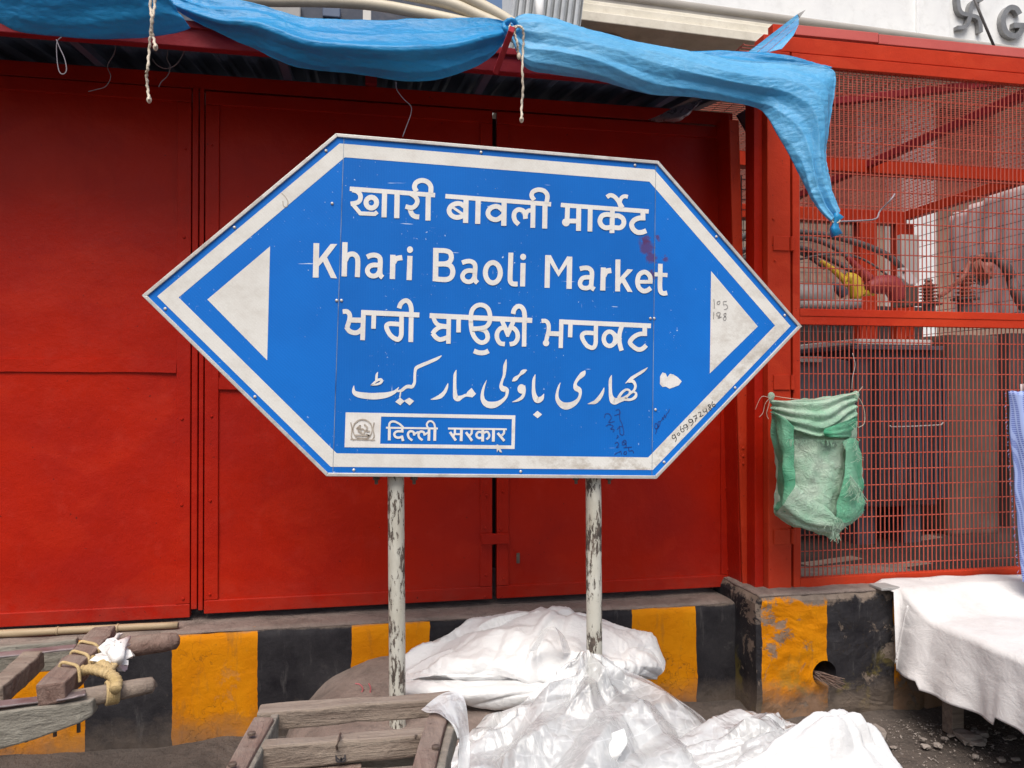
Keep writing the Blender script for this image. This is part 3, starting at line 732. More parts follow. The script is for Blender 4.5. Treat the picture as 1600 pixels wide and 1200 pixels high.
W_['hindi1'] = ((540, 270), 10, 77, [(l, [(65, 250), (1398, 350)], 70), (c, [(105, 268), (180, 290), (228, 345), (228, 415), (185, 465), (78, 487)], 72),
    (l, [(110, 490), (230, 635), (455, 645), (495, 612)], 62), ('r', (402, 468, 82, 84, 78)), (l, [(610, 290), (600, 697)], 80), (l, [(806, 300), (798, 711)], 82),
    (c, [(1010, 325), (1085, 375), (1120, 440), (1095, 510), (1030, 548), (935, 528)], 72), (c, [(1000, 540), (1030, 635), (1080, 680), (1150, 690)], 76),
    (l, [(1292, 340), (1286, 747)], 80), (c, [(1108, 292), (1076, 230), (1095, 165), (1150, 128), (1215, 122), (1285, 150), (1330, 215), (1330, 320)], 76)])
W_['hindi2'] = ((690, 270), 8.889, 66, [(l, [(52, 325), (1520, 438)], 62), (c, [(315, 470), (265, 432), (200, 430), (135, 460), (104, 520), (125, 580), (180, 615), (240, 618), (315, 590)], 66),
    (l, [(150, 478), (300, 580)], 36), (l, [(340, 360), (332, 698)], 72), (l, [(508, 360), (500, 711)], 72), (c, [(845, 520), (800, 480), (750, 468), (690, 485), (650, 530), (645, 580), (680, 630), (740, 652), (790, 642), (845, 600)], 66),
    (l, [(868, 390), (862, 738)], 72), (c, [(1070, 718), (1022, 668), (1004, 608), (1015, 550), (1055, 515), (1105, 517), (1150, 550), (1166, 640)], 64), (c, [(1166, 600), (1178, 555), (1205, 527), (1255, 525)], 58),
    (l, [(1270, 420), (1265, 765)], 66), (l, [(1436, 430), (1430, 775)], 70), (c, [(1285, 380), (1250, 325), (1262, 272), (1310, 242), (1365, 237), (1425, 255), (1462, 300), (1468, 345), (1455, 420)], 62)])
W_['hindi3'] = ((870, 290), 10, 75, [(l, [(62, 303), (1435, 405)], 68), (l, [(168, 320), (158, 560)], 74), ('o', (142, 575, 62, 62)), (l, [(160, 553), (330, 556)], 72), (l, [(342, 320), (336, 708)], 76),
    (l, [(521, 340), (515, 718)], 74), (c, [(850, 462), (780, 452), (705, 475), (670, 550), (695, 620), (760, 660), (850, 650)], 74), (c, [(890, 475), (960, 472), (1025, 510), (1047, 570), (1030, 625), (980, 660), (890, 655)], 74),
    (l, [(868, 370), (860, 742)], 76), (c, [(780, 182), (830, 152), (895, 172), (960, 245), (1000, 345)], 66), (c, [(1108, 178), (1060, 168), (1010, 192), (985, 255), (1000, 300), (1030, 345)], 60),
    (l, [(1342, 400), (1344, 545)], 76), (c, [(1380, 508), (1290, 508), (1210, 540), (1166, 605), (1190, 680), (1255, 730), (1330, 730), (1395, 705)], 76)])
W_['khari'] = ((480, 360), 8.889, 72, [(l, [(128, 178), (118, 655)], 80), ('p', [(160, 400), (325, 190), (418, 190), (275, 375), (160, 500)]), ('p', [(200, 440), (275, 375), (415, 667), (330, 662), (218, 430)]),
    (l, [(525, 165), (513, 640)], 74), (c, [(530, 420), (565, 350), (625, 328), (680, 355), (703, 430), (696, 650)], 70), (c, [(830, 372), (880, 350), (945, 345), (1000, 372), (1015, 430), (1010, 580), (1022, 630), (1050, 655)], 68),
    (c, [(1010, 487), (920, 482), (862, 505), (835, 560), (862, 615), (920, 635), (975, 615), (1010, 560)], 66), (l, [(1190, 340), (1183, 676)], 74), (c, [(1200, 450), (1235, 395), (1320, 378)], 72),
    (l, [(1427, 355), (1415, 691)], 72), ('o', (1427, 268, 42, 46))])
W_['baoli'] = ((660, 370), 8.889, 70, [(l, [(188, 155), (180, 618)], 76), (c, [(188, 190), (310, 194), (380, 220), (402, 280), (380, 345), (310, 376), (188, 376)], 68), (c, [(186, 380), (330, 380), (400, 415), (422, 490), (398, 560), (330, 594), (182, 586)], 70),
    (c, [(550, 362), (610, 342), (670, 342), (720, 372), (732, 430), (725, 570), (737, 612), (765, 640)], 64), (c, [(730, 478), (640, 470), (582, 495), (555, 550), (582, 605), (640, 626), (690, 608), (725, 555)], 62),
    ('r', (977, 500, 104, 141, 70)), (c, [(1228, 222), (1222, 400), (1216, 580), (1228, 632), (1260, 655), (1322, 657)], 68), (l, [(1398, 365), (1390, 690)], 70), ('o', (1398, 280, 41, 44))])
W_['market'] = ((840, 370), 7.273, 56, [(l, [(115, 210), (107, 580)], 58), (l, [(364, 226), (357, 592)], 60), ('p', [(88, 208), (150, 210), (240, 382), (236, 455)]), ('p', [(240, 382), (335, 224), (392, 227), (236, 455)]),
    (c, [(478, 365), (520, 355), (575, 357), (610, 388), (616, 430), (608, 550), (618, 580), (645, 598)], 52), (c, [(610, 462), (540, 462), (500, 480), (480, 530), (500, 572), (550, 584), (590, 570), (610, 535)], 50),
    (l, [(745, 350), (738, 611)], 58), (c, [(750, 445), (780, 395), (836, 382)], 60), (l, [(912, 258), (908, 621)], 56), ('p', [(930, 470), (1020, 368), (1084, 374), (985, 480), (930, 555)]), ('p', [(950, 500), (985, 462), (1078, 628), (1020, 625), (948, 505)]),
    (l, [(1140, 512), (1304, 512)], 42), (c, [(1280, 520), (1276, 455), (1245, 415), (1205, 402), (1155, 430), (1133, 500), (1148, 575), (1195, 615), (1240, 612), (1285, 582)], 52),
    (c, [(1393, 308), (1390, 450), (1388, 570), (1398, 625), (1430, 644), (1470, 637)], 52), (l, [(1328, 426), (1475, 436)], 46)])
W_['punj1'] = ((525, 460), 10, 74, [(c, [(105, 270), (170, 268), (210, 310), (215, 370), (195, 450), (172, 515)], 72), (c, [(160, 505), (215, 575), (300, 600), (370, 575), (420, 520)], 74), (l, [(210, 400), (430, 405)], 80), (l, [(430, 250), (415, 715)], 74), (l, [(395, 282), (1302, 322)], 78),
    (l, [(592, 300), (585, 536)], 72), (c, [(1024, 310), (1022, 500), (1020, 620), (1000, 680), (958, 706), (900, 680)], 72), (c, [(960, 704), (900, 680), (842, 625), (800, 550), (790, 490), (830, 460), (900, 460), (1030, 470)], 72), (l, [(1176, 300), (1168, 745)], 74), (c, [(985, 218), (1010, 150), (1060, 105), (1110, 100), (1152, 140), (1175, 215), (1176, 340)], 72)])
W_['punj2'] = ((660, 460), 8.889, 62, [(l, [(100, 295), (1525, 362)], 70), (c, [(148, 305), (180, 385), (235, 428), (350, 445)], 58), (c, [(350, 452), (260, 450), (185, 490), (140, 548)], 62), (c, [(142, 540), (190, 600), (250, 627), (345, 598)], 64), (l, [(367, 310), (360, 685)], 62), (l, [(503, 330), (501, 528)], 62),
    (c, [(672, 380), (672, 300), (690, 220), (740, 165), (805, 146), (872, 165), (918, 215), (938, 300), (930, 385), (885, 448), (800, 472), (690, 478)], 62), (c, [(672, 340), (675, 430), (690, 520), (720, 590), (770, 648), (825, 670), (880, 650), (906, 600), (895, 540), (860, 500), (790, 482), (690, 485)], 62),
    (c, [(715, 785), (770, 806), (820, 812), (870, 806), (918, 785)], 66), (c, [(1145, 690), (1080, 678), (1037, 610), (1040, 530), (1085, 472), (1150, 462)], 62), ('p', [(1068, 355), (1130, 355), (1185, 470), (1235, 362), (1300, 366), (1200, 590), (1165, 590)]),
    (c, [(1210, 692), (1280, 675), (1320, 610), (1315, 530), (1270, 472), (1215, 462)], 62), (l, [(1416, 340), (1410, 725)], 62), (c, [(1258, 272), (1275, 210), (1320, 168), (1368, 172), (1405, 220), (1418, 290), (1418, 370)], 64)])
W_['punj3'] = ((840, 470), 8.421, 56, [(l, [(283, 275), (1490, 330)], 62), (c, [(50, 266), (105, 266), (140, 305), (145, 380), (127, 460), (108, 545)], 54), ('o', (110, 555, 42, 43)), (l, [(135, 430), (310, 436)], 62), (l, [(312, 245), (302, 622)], 56), (l, [(432, 290), (425, 480)], 58),
    (c, [(766, 320), (763, 440), (762, 550), (745, 602), (710, 620), (655, 595)], 56), (c, [(712, 620), (655, 595), (602, 525), (583, 460), (615, 425), (680, 422), (766, 430)], 56), ('r', (945, 500, 76, 94, 57)), (c, [(1105, 335), (1080, 420), (1072, 500), (1085, 590), (1105, 655)], 58), (l, [(1000, 428), (1075, 500), (1000, 572)], 48),
    (l, [(1407, 335), (1408, 462)], 60), (c, [(1437, 435), (1340, 438), (1262, 478), (1213, 545), (1255, 602), (1320, 640), (1378, 630), (1428, 585)], 58)])
W_['urdu1'] = ((540, 555), 10, 40, [(c, [(1500, 6, 12), (1430, 52, 44), (1300, 110, 52), (1180, 160, 56), (1105, 200, 54), (1085, 260, 42), (1080, 350, 42), (1075, 430, 44), (1040, 490, 54), (980, 488, 55), (930, 505, 50), (870, 552, 45), (790, 562, 24)]),
    (c, [(832, 498, 8), (770, 570, 50), (650, 618, 82), (520, 636, 100), (400, 640, 100), (230, 622, 92), (145, 590, 70), (124, 540, 42), (130, 475, 8)]), (l, [(862, 560), (845, 662)], 20), ('p', [(775, 728), (850, 660), (920, 718), (855, 782)]), ('p', [(910, 712), (995, 664), (1070, 716), (1000, 784)]),
    (c, [(505, 262, 8), (486, 310, 36), (480, 392, 38)]), (c, [(390, 470, 8), (430, 445, 30), (495, 392, 38), (550, 380, 42), (562, 412, 42), (520, 445, 36), (450, 462, 24), (390, 470, 10)]),
    (c, [(1600, 438, 10), (1582, 500, 40), (1550, 570, 52), (1490, 635, 65), (1420, 668, 48), (1330, 692, 8)])])
W_['urdu2'] = ((690, 555), 8.889, 40, [(c, [(205, 206, 8), (186, 270, 40), (182, 400, 46), (184, 500, 52), (195, 580, 72), (230, 600, 80), (285, 578, 42), (340, 552, 42)]), ('p', [(320, 575), (360, 505), (415, 455), (478, 538), (425, 588), (370, 575)]),
    (c, [(898, 58, 8), (880, 150, 48), (868, 270, 40), (842, 350, 34), (825, 420, 48), (850, 462, 80), (900, 480, 62), (908, 530, 42), (885, 590, 40), (810, 655, 60), (720, 690, 90), (630, 680, 85), (574, 620, 62), (566, 530, 42), (590, 430, 28), (625, 348, 6)]),
    ('o', (1108, 468, 56, 66)), (c, [(1140, 420, 40), (1148, 500, 38), (1120, 580, 45), (1055, 625, 34), (978, 650, 6)]), (c, [(978, 362, 8), (1020, 330, 58), (1080, 278, 30), (1130, 230, 58), (1182, 205, 14)]),
    (c, [(1300, 268, 8), (1280, 340, 40), (1275, 450, 46), (1285, 550, 62), (1325, 620, 85), (1385, 600, 62), (1420, 535, 6)]), ('p', [(1270, 825), (1330, 772), (1395, 822), (1332, 876)])])
W_['urdu3'] = ((860, 560), 10, 40, [(c, [(542, 192, 16), (505, 245, 78), (430, 320, 52), (388, 395, 48), (400, 460, 82), (445, 490, 80), (466, 550, 46), (435, 640, 52), (350, 715, 85), (240, 745, 112), (160, 710, 88), (108, 635, 60), (105, 540, 42), (130, 440, 28), (155, 378, 6)]),
    (c, [(838, 456, 8), (815, 530, 45), (765, 615, 62), (700, 680, 58), (640, 697, 34), (580, 712, 6)]), (c, [(955, 262, 8), (936, 340, 48), (935, 480, 50), (945, 590, 66), (990, 665, 110), (1080, 650, 76), (1160, 625, 60)]),
    (c, [(1060, 620, 50), (1110, 540, 42), (1180, 488, 36), (1235, 505, 34), (1225, 560, 32), (1150, 620, 50)]), (c, [(1140, 630, 62), (1240, 645, 38), (1320, 605, 48), (1335, 545, 32), (1290, 525, 30), (1235, 560, 26), (1170, 625, 30)]),
    (c, [(1518, 142, 8), (1450, 195, 40), (1350, 258, 46), (1260, 315, 48), (1170, 390, 8)]), (c, [(1215, 355, 50), (1290, 360, 52), (1325, 430, 42), (1300, 500, 36), (1235, 540, 28)])])
W_['dilli'] = ((530, 630), 10, 38, [(l, [(730, 383), (1540, 395)], 30), (l, [(784, 390), (782, 580)], 44), (c, [(780, 395), (785, 320), (825, 286), (880, 292), (950, 330), (1012, 392)], 32), (l, [(985, 395), (982, 450)], 38), (c, [(1005, 442), (910, 438), (864, 470), (870, 515), (920, 538), (1000, 520)], 36), (l, [(975, 505), (998, 590)], 40),
    (c, [(1142, 582), (1087, 535), (1075, 475), (1110, 438), (1160, 452), (1172, 505)], 36), (l, [(1165, 485), (1240, 445)], 30), (c, [(1302, 578), (1250, 535), (1240, 480), (1272, 442), (1320, 455), (1338, 505)], 36), (l, [(1330, 492), (1410, 445)], 30), (l, [(1404, 390), (1400, 586)], 42), (l, [(1496, 390), (1492, 587)], 44), (c, [(1395, 405), (1368, 335), (1398, 287), (1442, 283), (1482, 320), (1498, 400)], 30)])
W_['sarkar'] = ((680, 630), 10, 36, [(l, [(200, 395), (1118, 407)], 30), (l, [(308, 400), (306, 470), (288, 505)], 34), (l, [(230, 450), (322, 582)], 40), (l, [(315, 483), (410, 485)], 30), (l, [(410, 400), (404, 592)], 44), (l, [(572, 405), (568, 470), (538, 505)], 34), (l, [(480, 452), (575, 586)], 40),
    (c, [(745, 462), (685, 448), (647, 480), (650, 522), (690, 545), (745, 528)], 36), (l, [(744, 400), (740, 598)], 44), (c, [(745, 470), (810, 446), (842, 488), (838, 530), (800, 565)], 34), (l, [(912, 400), (906, 600)], 44), (l, [(1078, 405), (1072, 470), (1040, 505)], 34), (l, [(975, 465), (1078, 588)], 40)])

def road_sign():
    base = Vector((PY(775, 1130, YS).x, YS + .04, .27))
    t = thing('road_sign', base, 'large blue and white hexagonal market direction sign on two chipped posts', 'sign')
    # back plate in three sheets, split at the two vertical seams
    face = hexinset(HEX, .004)
    sl = [S(537.5, 209), S(520, 744)]; sr = [S(1024.5, 252), S(1018.5, 748)]
    Lx = [face[0], (sl[1][0] - .0006, face[1][1] + (sl[1][0] - face[1][0]) * (face[2][1] - face[1][1]) / (face[2][0] - face[1][0])), (sl[0][0] - .0006, face[5][1] + (sl[0][0] - face[5][0]) * (face[4][1] - face[5][1]) / (face[4][0] - face[5][0]))]
    def bot(x): return face[1][1] + (x - face[1][0]) * (face[2][1] - face[1][1]) / (face[2][0] - face[1][0])
    def topz(x): return face[5][1] + (x - face[5][0]) * (face[4][1] - face[5][1]) / (face[4][0] - face[5][0])
    e = .0009
    left = [face[0], face[1], (sl[1][0] - e, bot(sl[1][0])), (sl[0][0] - e, topz(sl[0][0])), face[5]]
    mid = [(sl[1][0] + e, bot(sl[1][0])), (sr[1][0] - e, bot(sr[1][0])), (sr[0][0] - e, topz(sr[0][0])), (sl[0][0] + e, topz(sl[0][0]))]
    right = [(sr[1][0] + e, bot(sr[1][0])), face[2], face[3], face[4], (sr[0][0] + e, topz(sr[0][0]))]
    for pl, mt in ((left, 'sign_blue_side'), (mid, 'sign_blue'), (right, 'sign_blue_side')):
        MB().prism(pl, YS, YS + .004).build('board_panel', M[mt], t)
    MB().prism(hexinset(HEX, .012), YS + .0045, YS + .006).build('backing_sheet', M['aluminium'], t)
    # white band
    o_, i_ = hexinset(HEX, .0335), hexinset(HEX, .0815)
    # chamfer the inner corners of the band as on the sign
    ring(o_, i_, YS - .0006).build('border_band', M['sign_white'], t)
    # arrows
    for tri in (((324, 468), (417.5, 563), (422, 385)), ((1111, 423.5), (1109, 583.5), (1184, 510))):
        m = MB(); m.add([(x, YS - .0006, z) for x, z in (S(*q) for q in tri)], [(0, 1, 2)]); m.build('arrow', M['sign_white'], t)
    # frame of aluminium channel, six lengths mitred
    o, i = HEX, hexinset(HEX, .0125)
    for k in range(6):
        q = [o[k], o[(k + 1) % 6], i[(k + 1) % 6], i[k]]
        MB().prism(q, YS - .007, YS + .020).build('edge_channel', M['aluminium'], t, bevel=.0018)
    # seams
    for a, b in (sl, sr):
        m = MB(); L, Rr = stroke_poly([(a[0], a[1] - .015, .0016), (b[0], b[1] + .015, .0016)], False)
        n = 2; m.add([(p.x, YS - .0012, p.y) for p in L] + [(p.x, YS - .0012, p.y) for p in Rr], [(0, 1, 3, 2)]); m.build('panel_seam', M['seam'], t)
    # rivets
    rv = None; pts = []
    ins = hexinset(HEX, .023)
    for k in range(6):
        a, b = Vector(ins[k]), Vector(ins[(k + 1) % 6]); n = max(2, int((b - a).length / .42))
        for j in range(n): pts.append(a.lerp(b, (j + .14) / n))
    pts += [Vector(S(u, v)) for u, v in ((526, 469.5), (533.5, 469.5), (1016, 497.5), (1022, 497.5), (519, 318), (1024, 640))]
    for p in pts:
        if rv is None: rv = MB().lathe([(.0058, 0), (.0052, .002), (.0028, .0038), (.0012, .0042)], (p.x, YS - .0008, p.y), 10, Vector((0, -1, 0))).build('rivet', M['aluminium'], t, smooth=True)
        else: dup(rv, t, (p.x, YS - .0029, p.y - .0058))
    # lettering, one part per word
    yl = YS - .0010
    for key in ('hindi1', 'hindi2', 'hindi3', 'khari', 'baoli', 'market', 'punj1', 'punj2', 'punj3', 'urdu1', 'urdu2', 'urdu3', 'dilli', 'sarkar'):
        org, sc, ww, st = W_[key]
        add_strokes(MB(), st, org, sc, yl, w=ww).build('lettering', M['letter_white'], t, fix=False)
    # bordered caption box
    m = MB(); P0 = lambda x, z: S(530 + x / 10, 630 + z / 10); P1 = lambda x, z: S(680 + x / 10, 630 + z / 10)
    o = [P0(101, 143), P0(83, 688), P1(1240, 715), P1(1252, 190)]; i = [P0(655, 208), P0(640, 634), P1(1190, 660), P1(1198, 248)]
    ring(o, i, yl, m); m.build('caption_frame', M['letter_white'], t, fix=False)
    # worn government emblem in the white square: ring and mottled heraldic lines
    em = [('r', (365, 410, 150, 160, 16)), (c, [(230, 330), (300, 270), (365, 255), (440, 275), (500, 330)], 22), (c, [(270, 400), (330, 350), (300, 430), (360, 470)], 26), (c, [(390, 330), (440, 380), (420, 430), (480, 440)], 26),
          (l, [(250, 500), (490, 505)], 26), (c, [(330, 430), (365, 400), (400, 440), (370, 480), (330, 450)], 20), (l, [(280, 540), (450, 550)], 20), (c, [(180, 300), (200, 400), (190, 520), (230, 580)], 18), (c, [(545, 300), (530, 400), (545, 520), (500, 585)], 18), (l, [(175, 560), (560, 575)], 16), (l, [(320, 360), (310, 390), (350, 400)], 16), (l, [(420, 480), (460, 500), (440, 540)], 18)]
    add_strokes(MB(), em, (530, 630), 10, yl - .0018, w=18, lay=.0001).build('emblem', M['emblem_worn'], t, fix=False)
    # handwriting
    ps = [(c, [(150, 672), (158, 740), (155, 820)]), (c, [(205, 720), (240, 705), (245, 740), (215, 758), (200, 730), (215, 712)]), (l, [(352, 708), (300, 712)]), (c, [(300, 712), (300, 760), (345, 762), (368, 800), (345, 828), (310, 838)]),
          (l, [(150, 878), (146, 985)]), (c, [(190, 905), (215, 880), (248, 890), (240, 930), (205, 935), (195, 905)]), (c, [(245, 900), (240, 945), (215, 968), (275, 950)]), (c, [(335, 900), (310, 905), (315, 935), (340, 960), (335, 1000), (305, 1000), (300, 970), (335, 935), (340, 900), (320, 892)])]
    add_strokes(MB(), ps, (1100, 400), 10, yl - .001, w=9, lay=.00008).build('handwriting', M['pen_grey'], t, fix=False)
    z = 7.5
    ph = [(c, [(400, 745), (375, 755), (385, 790), (415, 770), (400, 740), (425, 790), (412, 828)]), (c, [(445, 720), (465, 730), (455, 752), (435, 740), (447, 718)]), (c, [(475, 645), (472, 680), (490, 710), (515, 700), (505, 672), (480, 680)]), (c, [(540, 625), (510, 635), (520, 665), (548, 650), (540, 622), (560, 660), (548, 690)]),
          (c, [(605, 560), (570, 570), (580, 600), (610, 590), (605, 560), (622, 600), (596, 640)]), (l, [(618, 535), (658, 515), (655, 560), (645, 590)]), (l, [(640, 558), (672, 545)]), (c, [(680, 490), (705, 478), (712, 505), (700, 535), (742, 515)]), (c, [(735, 450), (745, 478), (775, 465)]), (l, [(772, 435), (790, 495)]),
          (c, [(815, 390), (795, 400), (815, 420), (835, 440), (820, 455), (805, 440), (825, 410), (818, 390)]), (c, [(850, 352), (840, 385), (855, 415), (880, 405), (872, 385), (848, 395)])]
    add_strokes(MB(), ph, (1000, 580), 7.5, yl - .0004, w=8, lay=.00006).build('handwriting', M['pen_black'], t, fix=False)
    sg = [(c, [(180, 735), (205, 640), (180, 610), (175, 670), (215, 660), (210, 600), (235, 590), (225, 640), (205, 655)]), (c, [(235, 590), (255, 570), (262, 540), (272, 565), (285, 510), (295, 545), (310, 500), (330, 480), (345, 445)])]
    add_strokes(MB(), sg, (1000, 580), 7.5, yl - .0004, w=7, lay=.00006).build('handwriting', M['pen_blue'], t, fix=False)
    sc2 = [(c, [(245, 230), (260, 170), (320, 170), (350, 230), (310, 300), (400, 285)]), (c, [(265, 360), (320, 330), (380, 360), (340, 400), (395, 410), (380, 450)]), (c, [(420, 110), (470, 100), (485, 160), (400, 190)]), (c, [(480, 130), (485, 250), (520, 330), (545, 480), (490, 480), (480, 380), (440, 410)]),
           (l, [(470, 360), (520, 365)]), (c, [(405, 630), (440, 610), (465, 640), (430, 690), (470, 680)]), (c, [(530, 590), (570, 580), (580, 630), (530, 650), (525, 600), (580, 640), (575, 690)]), (l, [(540, 695), (670, 685)]), (l, [(400, 805), (430, 780), (500, 750), (510, 800)]), (c, [(550, 760), (585, 755), (580, 795), (545, 790), (555, 760)]), (c, [(620, 700), (630, 745), (680, 740), (700, 780)]), (c, [(440, 500), (460, 520), (430, 550)])]
    add_strokes(MB(), sc2, (920, 630), 10, yl - .0001, w=10, lay=.00006).build('handwriting', M['pen_blue'], t, fix=False)
    # torn white sticker rest
    stk = [(235, 60), (262, 15), (300, 25), (318, 70), (350, 30), (392, 40), (440, 70), (488, 118), (455, 165), (400, 185), (345, 205), (300, 180), (262, 185), (232, 150)]
    add_strokes(MB(), [('p', stk)], (1000, 580), 7.5, yl).build('torn_sticker', M['letter_white'], t, fix=False)
    blob = [('p', [(960, 640), (985, 650), (1010, 700), (1045, 770), (1010, 765), (985, 725), (965, 770), (955, 700)])]
    add_strokes(MB(), blob, (680, 630), 10, yl - .0016).build('paint_drip', M['letter_white'], t, fix=False)
    # rust curl on the band
    add_strokes(MB(), [(c, [(440, 302), (446, 308), (450, 316), (448, 323), (443, 322), (442, 314)], 1.3)], (0, 0), 1, yl - .0002, w=1.2).build('rust_mark', M['emblem_worn'], t, fix=False)
    # posts, back rails, clamps and bolts
    for (u0, ub, vt) in ((618.5, 621.5, 230), (927, 929.5, 250)):
        p, q = PY(u0, 745, YS + .06), PY(ub, 1138, YS + .06); d = (p - q).normalized()
        q = q + d * ((.20 - q.z) / d.z); p = q + d * ((PY(u0, vt, YS + .06).z - q.z) / d.z)
        n = 40; MB().tube([q.lerp(p, k / n) + Vector((.0015 * mnoise.noise(Vector((0, u0, k * .3))), 0, 0)) for k in range(n + 1)], .0305, 20).build('post', M['pole'], t, smooth=True)
    for v in (300, 740):
        a, b = PY(540, v - (12 if v < 500 else 0), YS + .02), PY(1010, v + (28 if v < 500 else 2), YS + .02)
        MB().bar(a + Vector((0, -.004, .012)), b + Vector((0, -.004, .012)), .004, .032).build('back_rail', M['aluminium'], t)
    for u in (588, 647, 900, 952):
        p = PY(u, 748, YS + .05)
        cb = MB().lathe([(.0065, -.020), (.0065, .03)], p, 8).build('clamp_bolt', M['bolt'], t)
        MB().lathe([(.0135, -.004), (.0135, .008)], p, 6).build('nut', M['bolt'], cb)
        MB().box((p.x - .022, p.y - .02, p.z + .009), (p.x + .022, p.y + .02, p.z + .014)).build('washer_plate', M['bolt'], cb)
road_sign()
# ------------------------------------------------------------------ cage column, mesh gate and enclosure
cx = lambda u: X_(u, YC)
cz = lambda v: 1.5 + (610 - v) * .003016
t = thing('cage_column', (cx(1212), YC + .05, B_TOP), 'orange red square steel column carrying three hinges beside the green sack', 'column')
p0, p1 = cx(1198), cx(1234)
MB().box((p0, YC - .012, B_TOP - .002), (p1, YC + .12, 3.092)).build('shaft', M['cage_red'], t, bevel=.004)
MB().box((p0 - .045, YC + .03, B_TOP), (p0 - .001, YC + .115, 3.1)).build('side_flange', M['gate_red'], t, bevel=.003)
for (va, vb) in ((371, 393), (586, 609), (825, 848)):
    za, zb_ = cz(vb), cz(va)
    hp = MB().box((cx(1206), YC - .019, za), (cx(1231), YC - .0125, zb_)).build('hinge_plate', M['cage_red'], t, bevel=.0015)
    MB().tube([(cx(1235.5), YC - .016, za), (cx(1235.5), YC - .016, zb_)], .0115, 12).build('hinge_barrel', M['cage_red'], hp, smooth=False, bevel=.001)
for (u, v) in ((1209, 409), (1207, 345), (1216, 640), (1212, 700)):
    rivet(t, cx(u), YC - .0125, cz(v), 'cage_red', .005)
SX0, SX1 = cx(1237.5), cx(1237.5) + 1.46
t = thing('mesh_gate', ((SX0 + SX1) / 2, YC, .57), 'orange red framed wire mesh gate of the transformer cage hung beside the column', 'gate')
fw = .036
MB().box((SX0, YC - .010, .571), (SX0 + fw, YC + .03, 3.092)).build('frame_stile', M['cage_red'], t, bevel=.003)
MB().box((SX1 - fw, YC - .010, .571), (SX1, YC + .03, 3.092)).build('frame_stile', M['cage_red'], t, bevel=.003)
for z0, z1, o in ((.571, .616, 0), (1.811, 1.850, 0), (1.8505, 1.886, .003), (3.038, 3.092, 0)):
    MB().box((SX0 + fw + .001, YC - .008 - o, z0), (SX1 - fw - .001, YC + .03, z1)).build('frame_rail', M['cage_red'], t, bevel=.002)
def panel(z0, z1, parent):
    r = .0029; proto = None; x = SX0 + fw + .012
    while x < SX1 - fw:
        c_ = (x, YC + .012, z0)
        if proto is None: proto = MB().tube([(x, YC + .012, z0), (x, YC + .012, z1)], r, 6, False).build('wire', M['wire_red'], parent)
        else: dup(proto, parent, c_)
        x += .0236
    z = z0 + .045; proto = None
    while z < z1 - .01:
        if proto is None: proto = MB().tube([(SX0 + fw, YC + .018, z), (SX1 - fw, YC + .018, z)], r, 6, False).build('wire', M['wire_red'], parent)
        else: dup(proto, parent, ((SX0 + SX1) / 2, YC + .018, z - r))
        z += .0765
panel(1.886, 3.038, t); panel(.616, 1.811, t)

# enclosure: beams, roof mesh, side and back mesh
E0x, E1x, EY0, EY1, EZ = p0 - .045, 4.95, YC + .125, 6.35, 3.16
t = thing('transformer_cage', ((E0x + E1x) / 2, 5, .55), 'red steel frame and mesh roof of the transformer cage behind the mesh gate', 'cage')
def rb(a, b, wd, ht, nm='roof_beam', mt='cage_red'):
    MB().bar(a, b, wd, ht).build(nm, M[mt], t, bevel=.003)
rb((p0 - .01, YC + .045, 3.135), (SX1 + .6, YC + .045, 3.135), .09, .074, 'top_beam')
rb((p0 + .12, YC + .17, 3.278), (p0 + .24, YC + .17, 3.278), .05, .045, 'top_beam')
rb((p0 + .242, YC + .17, 3.282), (p0 + .242 + .46, YC + .17, 3.282), .05, .05, 'top_beam', 'pink_red')
rb((p0 + .705, YC + .17, 3.276), (SX1 + .6, YC + .17, 3.276), .05, .05, 'top_beam', 'pink_red')
for k in range(34):
    xk = p0 + .16 + k * .055; rb((xk, YC + .13, 3.176), (xk + .012, YC + .165, 3.256), .003, .006, 'strap_wire', 'wire_red')
rb((E0x, 4.95, EZ - .05), (E1x, 4.95, EZ - .05), .09, .10); rb((E0x, EY1, EZ - .06), (E1x, EY1, EZ - .06), .10, .12)
rb((3.55, EY0, EZ - .04), (3.55, EY1 - .06, EZ - .04), .05, .05, 'roof_beam', 'beam_red')
rb((E1x, EY0, EZ - .04), (E1x, EY1 - .06, EZ - .04), .07, .08)
rb((2.35, 4.0, EZ - .045), (3.3, 3.45, EZ - .045), .04, .04, 'roof_beam', 'beam_red')
rb((E0x + .04, EY0, EZ - .04), (E0x + .04, EY1, EZ - .04), .05, .05)
for (x, y) in ((E1x - .02, EY1 - .01), (4.55, EY1), (E0x + .04, EY1)):
    MB().box((x - .09, y - .05, .5), (x + .09, y + .05, EZ - .12)).build('back_post', M['cage_red'], t, bevel=.004)
rb((E0x + .1, EY1, 1.72), (4.4, EY1, 1.72), .05, .06, 'back_rail')
m = MB(); r = .0024; y = EY0
while y < EY1: m.bar((E0x, y, EZ + .012), (E1x, y, EZ + .012), 2 * r, 2 * r); y += .030
x = E0x
while x < E1x: m.bar((x, EY0, EZ + .018), (x, EY1, EZ + .018), 2 * r, 2 * r); x += .078
m.build('roof_mesh', M['roof_wire'], t, kind='stuff', fix=False)
m = MB(); y = EY0 + .2
while y < EY1: m.bar((E1x, y, .55), (E1x, y, EZ - .1), 2 * r, 2 * r); y += .05
z = .6
while z < EZ - .1: m.bar((E1x - .006, EY0, z), (E1x - .006, EY1, z), 2 * r, 2 * r, up=Vector((0, 0, 1))); z += .10
m.build('side_mesh', M['cable'], t, kind='stuff', fix=False)
m = MB(); x = E0x + .1
